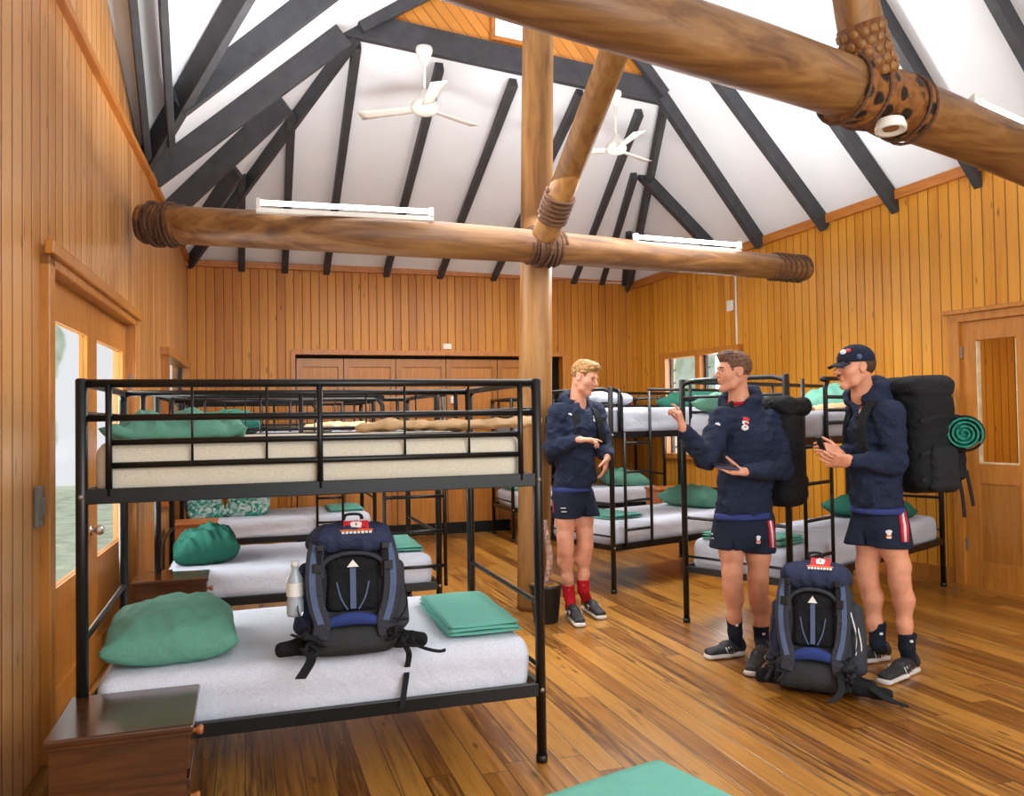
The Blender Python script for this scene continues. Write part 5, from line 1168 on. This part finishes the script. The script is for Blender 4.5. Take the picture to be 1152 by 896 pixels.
# man A: red socks, beside the post
dA_ = depth_at(655, 692)
JA = dict(d=dA_, head=(658, 425, -.02), face=D(.80, .55, -.32), headup=D(.25, .1, 1), neck=(649, 456, .02), shl=(628, 466, -.06), shr=(670, 465, .06), ell=(622, 505, -.08), elr=(680, 506, .0), wrl=(652, 495, -.24), wrr=(683, 515, -.10),
          pelvis=(644, 560, 0), hipl=(636, 562, -.03), hipr=(654, 562, .03), kneel=(636, 612, -.06), kneer=(658, 610, .0), ankl=(640, 668, 0), ankr=(656, 664, 0), sock=[(639, 658, -.0), (656, 652, 0)], hem=(643, 549, 0), hemleg=[(637, 583, -.03), (660, 580, .03)],
          footl=[(640, 690), (655, 709)], footr=[(657, 684), (680, 700)], body=D(.55, .83, 0), hands=[], seed=1)
JA['hands'] = [('wrl', D(1, .1, -.02), D(.1, -.1, -1), -1, dict(curl=(.15, .55, .7, .8), sc=.97, thumb=(.5, .8, .3))), ('wrr', D(-.25, .25, -1), D(-.9, -.2, .1), 1, dict(curl=(.25, .28, .3, .35), sc=1.0))]
bA, OA, IA = person(JA, 'blond man in navy hoodie, shorts and red socks, looking down at his pointing hand', 'skin_fair', 'hair_blond', 'red_sock')
dB_ = depth_at(828, 738)
JB = dict(d=dB_, head=(824, 419, 0), face=D(-1, .22, .02), neck=(832, 453, .03), shl=(812, 473, -.10), shr=(868, 476, .10), ell=(794, 516, -.22), elr=(880, 528, -.02), wrl=(768, 482, -.36), wrr=(838, 531, -.30),
          pelvis=(838, 590, 0), hipl=(822, 590, -.03), hipr=(853, 590, .03), kneel=(824, 652, -.06), kneer=(853, 660, .0), ankl=(827, 712, -.02), ankr=(857, 720, -.02), sock=[(826, 693, -.02), (856, 704, -.02)], hem=(836, 578, 0), hemleg=[(817, 617, -.03), (852, 621, .03)],
          footl=[(838, 737), (790, 743)], footr=[(862, 738), (842, 766)], body=D(-.55, .83, 0), hands=[], seed=3)
JB['hands'] = [('wrl', D(-.25, .05, 1), D(-.45, -.2, .1), 1, dict(curl=(.35, .8, .9, .95), sc=.95, thumb=(.4, .8, .8))), ('wrr', D(-1, .15, .08), D(.05, .35, 1), -1, dict(curl=(.12, .14, .16, .2), thumb=(.55, .7, .6), sc=1.0))]
bB, OB, IB = person(JB, 'dark-haired man raising one hand, phone in the other, black pack on his back', 'skin_tan', 'hair_brown', 'navy_sock')
dC_ = depth_at(1000, 756)
JC = dict(d=dC_, head=(961, 414, 0), face=D(-1, .10, -.02), neck=(972, 447, .04), shl=(968, 462, .16), shr=(1001, 467, -.14), ell=(966, 512, .12), elr=(1007, 521, -.16), wrl=(944, 510, -.02), wrr=(957, 519, -.16),
          pelvis=(990, 580, 0), hipl=(982, 582, .03), hipr=(997, 584, -.02), kneel=(976, 645, .06), kneer=(1012, 648, -.06), ankl=(987, 724, .06), ankr=(1020, 728, -.06), sock=[(987, 700, .06), (1021, 712, -.06)], hem=(987, 572, 0), hemleg=[(972, 612, .05), (1004, 616, -.05)],
          footl=[(1000, 742), (958, 748)], footr=[(1032, 754), (988, 774)], body=D(-.92, .40, 0), hands=[], seed=6)
JC['hands'] = [('wrl', D(-1, .1, .30), D(.1, -.9, -.35), 1, dict(curl=(.5, .6, .65, .7), sc=.95, thumb=(.7, .6, .4))), ('wrr', D(-1, .1, .12), D(-.1, -.8, .6), -1, dict(curl=(.4, .45, .5, .55), sc=1., thumb=(.6, .7, .4)))]
bC, OC, IC = person(JC, 'man in a navy cap and hoodie, wearing a big black pack with green mat', 'skin_light', 'hair_dark', 'navy_sock', hairstyle='cap')
for b_, O_, I_, sgn in ((bA, OA, IA, 1), (bB, OB, IB, 1), (bC, OC, IC, 1)):
    bd = {id(bA): JA, id(bB): JB, id(bC): JC}[id(b_)]['body']; n_f = bd * .75 + HT * .65; n_f = n_f / np.linalg.norm(n_f)
crestpx = {'A': ((674, 470), (642, 466)), 'B': ((838, 476), (807, 478)), 'C': ((972, 465), None)}
def surf(x, y, body):
    """first point of the person's clothing along the ray"""
    dg = bpy.context.evaluated_depsgraph_get(); o = CAM; d = ray(x, y); L_ = np.linalg.norm(d); best = None
    for ch in [body] + [c for c in body.children if c.type == 'MESH' and c.name.split('.')[0] in ('hoodie', 'shorts')]:
        mw = Matrix.Translation(body.location); inv = mw.inverted(); ok, loc, nor, _ = ch.ray_cast(inv @ Vector(o), Vector(d / L_))
        if ok:
            p = np.array(mw @ loc); t_ = np.linalg.norm(p - o)
            if best is None or t_ < best[0]: best = (t_, p, np.array(nor))
    return (best[1], best[2]) if best else (None, None)
def crest(body, O, x, y, size, name='crest', cols=CREST):
    bpy.context.view_layer.update(); p, n = surf(x, y, body)
    if p is None: return
    n = n * .5 + HT * .5; n = n / np.linalg.norm(n); R = frame(n); R = np.stack([R[:, 0], R[:, 2], R[:, 1]], 1)
    for k, (dx, dz, w_, h_, m_) in enumerate(cols):
        p2, _ = surf(x + dx * size * F / np.linalg.norm(p - CAM), y - dz * size * F / np.linalg.norm(p - CAM), body)
        q = (p2 if p2 is not None and np.linalg.norm(p2 - p) < .06 else p) - O
        MB().lathe([(0, .004), (.7 * size * w_, .0035), (size * w_, .001), (size * w_, -.006)], (0, 0, 0), n=14, R=np.eye(3)).build(name, m_, body)
        o = C.objects[-1]; Rm = np.stack([R[:, 0], R[:, 1] * (h_ / w_), R[:, 2]], 1); o.matrix_local = Matrix([[*Rm[0], q[0] + n[0] * .001 * k], [*Rm[1], q[1] + n[1] * .001 * k], [*Rm[2], q[2] + n[2] * .001 * k], [0, 0, 0, 1]])
MARK = [(0, .0, .5, .28, 'crest_white'), (.35, -.25, .35, .2, 'crest_white')]
crest(bA, OA, 669, 470, .040); crest(bA, OA, 641, 466, .026, 'chest_mark', MARK)
crest(bB, OB, 838, 476, .054); crest(bB, OB, 807, 477, .026, 'chest_mark', MARK)
crest(bC, OC, 972, 464, .050)
SC_ = [(0, .35, .5, .3, 'crest_white'), (0, 0, .35, .3, 'crest_white'), (0, -.4, .45, .25, 'patch_orange'), (0, -.62, .4, .18, 'crest_white')]
crest(bB, OB, 853, 607, .034, 'shorts_crest', SC_); crest(bC, OC, 1000, 601, .036, 'shorts_crest', SC_)
LT_ = [(-1.2, 0, .22, .3, 'crest_white'), (-.7, -.03, .22, .3, 'crest_white'), (-.2, .0, .22, .3, 'crest_white'), (.3, -.02, .22, .3, 'crest_white'), (.8, 0, .22, .3, 'crest_white')]
crest(bA, OA, 634, 572, .016, 'shorts_lettering', LT_); crest(bA, OA, 635, 576, .016, 'shorts_lettering', LT_)
crest(bB, OB, 801, 601, .014, 'shorts_lettering', LT_[1:4]); crest(bB, OB, 802, 606, .014, 'shorts_lettering', LT_[1:4])
def stripe(body, O, px, mat, w=.012, name='shorts_stripe'):
    bpy.context.view_layer.update(); pts = []
    for x, y in px:
        p, n = surf(x, y, body)
        if p is not None: pts.append(p + HT * .004)
    if len(pts) > 1: MB().tube([p - O for p in pts], w / 2, 6).build(name, mat, body)
for k, (mat, dx) in enumerate((('stripe_red', 0), ('stripe_white', 3.2), ('stripe_red', 6))):
    stripe(bB, OB, [(864 + dx * .6, 586), (866 + dx * .7, 600), (866 + dx, 616)], mat, .016); stripe(bC, OC, [(1011 + dx, 575), (1014 + dx, 592), (1015 + dx * .9, 610)], mat, .018)
stripe(bA, OA, [(618, 553), (619, 565), (620, 575)], 'stripe_white', .012); stripe(bA, OA, [(621, 553), (622, 565), (623, 577)], 'stripe_red', .010)
# red shirt collar of the gesturing man, moustache of the man in the cap
Lb = lambda I, s, f, u: I['hc'] + I['Rh'] @ np.array([s, f, u])
nk = IB['neck']; bd = JB['body']; rg_ = [nk + bd * math.cos(a) * .066 + np.cross(bd, UP) * math.sin(a) * .066 + UP * (-.012 * math.cos(a) + .004) - OB for a in np.linspace(-2.2, 2.2, 15)]
MB().tube(rg_, .012, 8).build('shirt_collar', 'red_shirt', bB)
SDF().cap(Lb(IC, -.018, .092, -.044), Lb(IC, 0, .098, -.041), .004, .005, k=.004).cap(Lb(IC, .018, .092, -.044), Lb(IC, 0, .098, -.041), .004, .005, k=.004).mesh('moustache', 'hair_dark', bC, .003, origin=OC)
# cap
Rc = IC['Rh']; hcC = IC['hc']; cp = empty('baseball_cap', tuple(hcC), 0, 'navy baseball cap with a red and white badge, worn by the man on the right', 'cap')
LL = lambda s, f, u: Rc @ np.array([s, f, u])
SDF().ell(LL(0, -.012, .045), (.087, .106, .088), Rc).box(LL(0, 0, -.045), (.2, .2, .075), Rc, r=.001, k=.006, mode='sub').mesh('crown', 'navy_shorts', cp, .005, smooth=1)
def bf(u, v):
    a = (u - .5) * 2.3; r0_, r1_ = .084, .160; r = r0_ + (r1_ - r0_) * v * math.cos(a * .62); x = math.sin(a) * (.080 + .004 * v); y = .088 + math.cos(a) * .0 - .03 * (1 - math.cos(a)) * 1.2 + (r - r0_) * .92
    return LL(x, y - .012, .036 - .018 * v - .02 * (1 - math.cos(a)) - .006 * v * v)
bo = MB().grid(bf, 24, 8).build('visor', 'navy_shorts', cp); so = bo.modifiers.new('s', 'SOLIDIFY'); so.thickness = .005
for (s, f, u, w_, h_, m_) in ((-.030, .078, .090, .018, .012, 'crest_white'), (-.048, .056, .096, .015, .012, 'crest_red'), (-.085, .012, .058, .014, .006, 'strap_grey')):
    nn = LL(s, f * .8, (u - .04)); nn = nn / np.linalg.norm(nn); c_ = LL(0, -.012, .045) + np.array(nn) * 0; 
    p_ = LL(s, f, u); MB().lathe([(0, .004), (w_, .002), (w_, -.01)], p_, n=12, R=np.stack([np.cross(UP, nn) / np.linalg.norm(np.cross(UP, nn)), np.cross(nn, np.cross(UP, nn)), nn], 1)).build('badge', m_, cp)
# phones
def phone(p, dirv, nrm, label, mat='black_plastic', sc=1.):
    d = dirv / np.linalg.norm(dirv); n = nrm - d * (nrm @ d); n = n / np.linalg.norm(n); s = np.cross(d, n); R = np.stack([s, d, n], 1); e = empty('mobile_phone', tuple(p), 0, label, 'phone')
    MB().box((0, 0, 0), (.036 * sc, .072 * sc, .0045), R).build('body', mat, e, bevel=.003); MB().box(R @ np.array([0, 0, .0048]), (.033 * sc, .068 * sc, .0006), R).build('screen', 'black_plastic', e); return e
plain('phone_blue', (30, 42, 92), rough=.25)
phone(IB['wr'] + D(-1, .15, .1) * .115 + UP * .022, D(-1, .15, .12), D(.0, .3, 1), 'dark blue phone lying on the palm of the gesturing man', 'phone_blue')
phone(IC['wl'] + D(-1, .1, .3) * .11 + UP * .02, D(-.35, .1, 1), D(-.9, .4, 0), 'black phone held upright by the man in the cap', sc=.6)
cloth('pack_shell', (32, 33, 37), wr=.5, scale=18.)
# worn packs ---------------------------------------------------------------
def straps(I, O, J, e, wid=.055, back=.16):
    bd = J['body']; lat = np.cross(bd, UP)
    for s, sh in ((-1, I['sl']), (1, I['sr'])):
        c = I['neck'] * .42 + sh * .58
        pts = [c - bd * back - UP * .10, c - bd * .06 + UP * .035, c + bd * .055 + UP * .02, c + bd * .125 - UP * .08, c + bd * .135 - UP * .20 + (sh - I['neck']) * .12, c + bd * .10 - UP * .27 + (sh - I['neck']) * .30]
        ribbon([p - np.array(e.location) for p in pts], wid, .018, (sh - I['neck'])).build('shoulder_strap', 'pack_black', e, bevel=.005)
def worn(name, label, I, O, J, comps, mat='pack_black', res=.010, seed=0):
    c = J['packc'] if 'packc' in J else I['chest'] - J['body'] * .22; e = empty(name, tuple(c), 0, label, 'backpack', 'black hiking packs worn on backs')
    Rb = frame(J.get('packdir', J['body']))
    for nm, items, mt in comps:
        S = SDF()
        for (cc, hh, r) in items: S.box(Rb @ np.array(cc), hh, Rb, r=r, k=.05)
        S.mesh(nm, mt, e, res, lambda X, Y, Z: .009 * wob(X, Y, Z, 20, seed) + .006 * wob(X, Y, Z * 2, 40, seed + 1), smooth=1)
    straps(I, O, J, e); return e, Rb
JB['packc'] = P(876, 492, JB['d'] + .16); JB['packdir'] = D(-.8, .6, 0); JC['packc'] = P(1030, 478, JC['d'] + .02); JC['packdir'] = D(-.97, .25, 0)
# local frame of a worn pack: x = to the wearer's right hand side, y = forward, z = up
eA, RA_ = worn('backpack', 'black backpack of the blond man, only its shoulder straps showing', IA, OA, JA, [('main_bag', [((0, .02, -.05), (.13, .06, .20), .05)], 'pack_black')], seed=2)
eB, RB_ = worn('backpack', 'black backpack worn by the gesturing man', IB, OB, JB, [('main_bag', [((0, .0, -.12), (.15, .11, .29), .08), ((0, -.02, -.32), (.14, .10, .10), .06)], 'pack_black'), ('lid', [((0, -.03, .19), (.155, .135, .06), .055)], 'pack_shell')], seed=3)
eC, RC_ = worn('backpack', 'tall black hiking pack worn by the man in the cap', IC, OC, JC, [('main_bag', [((0, -.02, -.08), (.16, .14, .28), .08), ((0, -.06, -.28), (.155, .13, .10), .07)], 'pack_black'), ('lid', [((0, -.02, .21), (.16, .14, .065), .06)], 'pack_shell'), ('rear_pocket', [((0, -.19, -.16), (.12, .06, .16), .045)], 'pack_black'), ('side_pocket', [((-.15, -.04, -.24), (.045, .09, .13), .04)], 'pack_shell')], seed=4)
for zc in (.02, -.16, -.30): ribbon([RC_ @ np.array([-.155, .10, zc]), RC_ @ np.array([-.165, -.04, zc + .03]), RC_ @ np.array([-.13, -.18, zc + .02])], .02, .005, (0, 0, 1)).build('compression_strap', 'webbing', eC)
for dx in (0, .06): ribbon([RC_ @ np.array([-.08, -.20 - dx, -.26]), RC_ @ np.array([-.09, -.22 - dx, -.40]), RC_ @ np.array([-.09, -.23 - dx, -.52 + dx])], .022, .005, (1, 0, 0)).build('hanging_strap', 'webbing', eC)
# rolled green mat on the back of that pack
cm = P(1085, 488, dC_ - .0); ax_ = -ray(1092, 486) / np.linalg.norm(ray(1092, 486)); Rm_ = frame(ax_); mt_ = empty('rolled_mat', tuple(cm), 0, 'rolled green sleeping mat strapped to the pack of the man in the cap', 'rolled mat')
cloth('green_mat', (44, 132, 112), wr=.5, scale=26.)
m = MB(); L_ = .17; n0 = 60; prof = []
vs = []; N = 130
sp = [(.012 + .078 * i / N) for i in range(N + 1)]
pts = [Rm_ @ np.array([sp[i] * math.cos(i / N * 2 * PI * 3.6), 0, sp[i] * math.sin(i / N * 2 * PI * 3.6)]) for i in range(N + 1)]
q = []; fs = []
for i, p in enumerate(pts):
    wv = .004 * math.sin(i * .9)
    nrm_ = p / (np.linalg.norm(p) + 1e-9)
    for dv, dr_ in ((-L_, -.005), (-L_, .006), (L_, .006), (L_, -.005)): q.append(p + ax_ * (dv + (wv if dv > 0 else 0)) + nrm_ * dr_)
for i in range(N):
    for j in range(4): fs.append((i * 4 + j, i * 4 + (j + 1) % 4, i * 4 + 4 + (j + 1) % 4, i * 4 + 4 + j))
m.add(q, fs, True); m.build('mat_roll', 'green_mat', mt_)
SDF().cap(-ax_ * L_ * .5, ax_ * (L_ - .10), .080, k=.01).mesh('mat_core', 'green_mat', mt_, .008, lambda X, Y, Z: .006 * wob(X, Y, Z, 60, 3))
for s in (-.09, .09): MB().tube([ax_ * s + Rm_ @ np.array([.096 * math.cos(a), 0, .096 * math.sin(a)]) for a in np.linspace(0, 2 * PI, 25)[:-1]], .006, 6, closed=True).build('mat_strap', 'webbing', mt_)
# ------------------------------------------------------------------ light
w = bpy.data.worlds.new('world'); scn.world = w; w.use_nodes = True; nt = w.node_tree; bg = nt.nodes['Background']
bg.inputs[0].default_value = (.93, .96, 1., 1); bg.inputs[1].default_value = .82
def area(name, loc, size, power, rot=(0, 0, 0), col=(1, 1, 1), sy=None):
    l = bpy.data.lights.new(name, 'AREA'); l.energy = power; l.size = size; l.color = col
    if sy: l.shape = 'RECTANGLE'; l.size_y = sy
    o = bpy.data.objects.new(name, l); C.objects.link(o); o.location = loc; o.rotation_euler = rot; return o
for i, (p, q) in enumerate(TUBES):
    c = (np.array(p) + np.array(q)) / 2
    area('tube_lamp', tuple(c + np.array([0, -.05, .1])), 1.2, 58 if i < 2 else 4, (PI, 0, 0), sy=.1)
    area('tube_lamp', tuple(c + np.array([0, .28, .0])), 1.2, 55 if i < 2 else 6, (-.6, 0, 0), sy=.1)
area('daylight_door', (LW(5.2) - .6, (DY0 + DY1) / 2, 1.35), 2.2, 95, (0, -PI / 2, 0), (.97, .99, 1.), sy=1.7)
area('daylight_window', (RW(8.5) + .5, (WY0 + WY1) / 2, 1.6), 1.3, 40, (0, PI / 2, 0), (.97, .99, 1.), sy=1.2)
area('hall_lamp', (2.4, -.6, 2.2), 4., 150, (1.2, 0, 0), (1, .98, .95), sy=2.2)  # added fill panel behind the camera, standing for supposed further tubes
area('hall_lamp', (2.6, 5.2, 3.0), 2.6, 56, (0, 0, 0), (1, .98, .95), sy=1.5)  # added overhead fill to even out the hall; no fitting here
area('hall_lamp', (2.3, 8.2, 3.2), 2.6, 72, (0, 0, 0), (1, .98, .95), sy=1.)  # added fill that brightens the dark back end; no fitting here
area('lobby_lamp', (RW(5) + 1.2, RDY1 - .4, 2.6), 1., 25, (0, 0, 0), (1, .97, .92))
vs = scn.view_settings; vs.view_transform = 'Standard'; vs.look = 'None'; vs.gamma = 1.; vs.exposure = .14; vs.use_curve_mapping = False
scn.cycles.max_bounces = 7; scn.cycles.diffuse_bounces = 4; scn.cycles.glossy_bounces = 3; scn.cycles.transmission_bounces = 6
scn.cycles.use_denoising = True
scn.cycles.sample_clamp_indirect = 6.
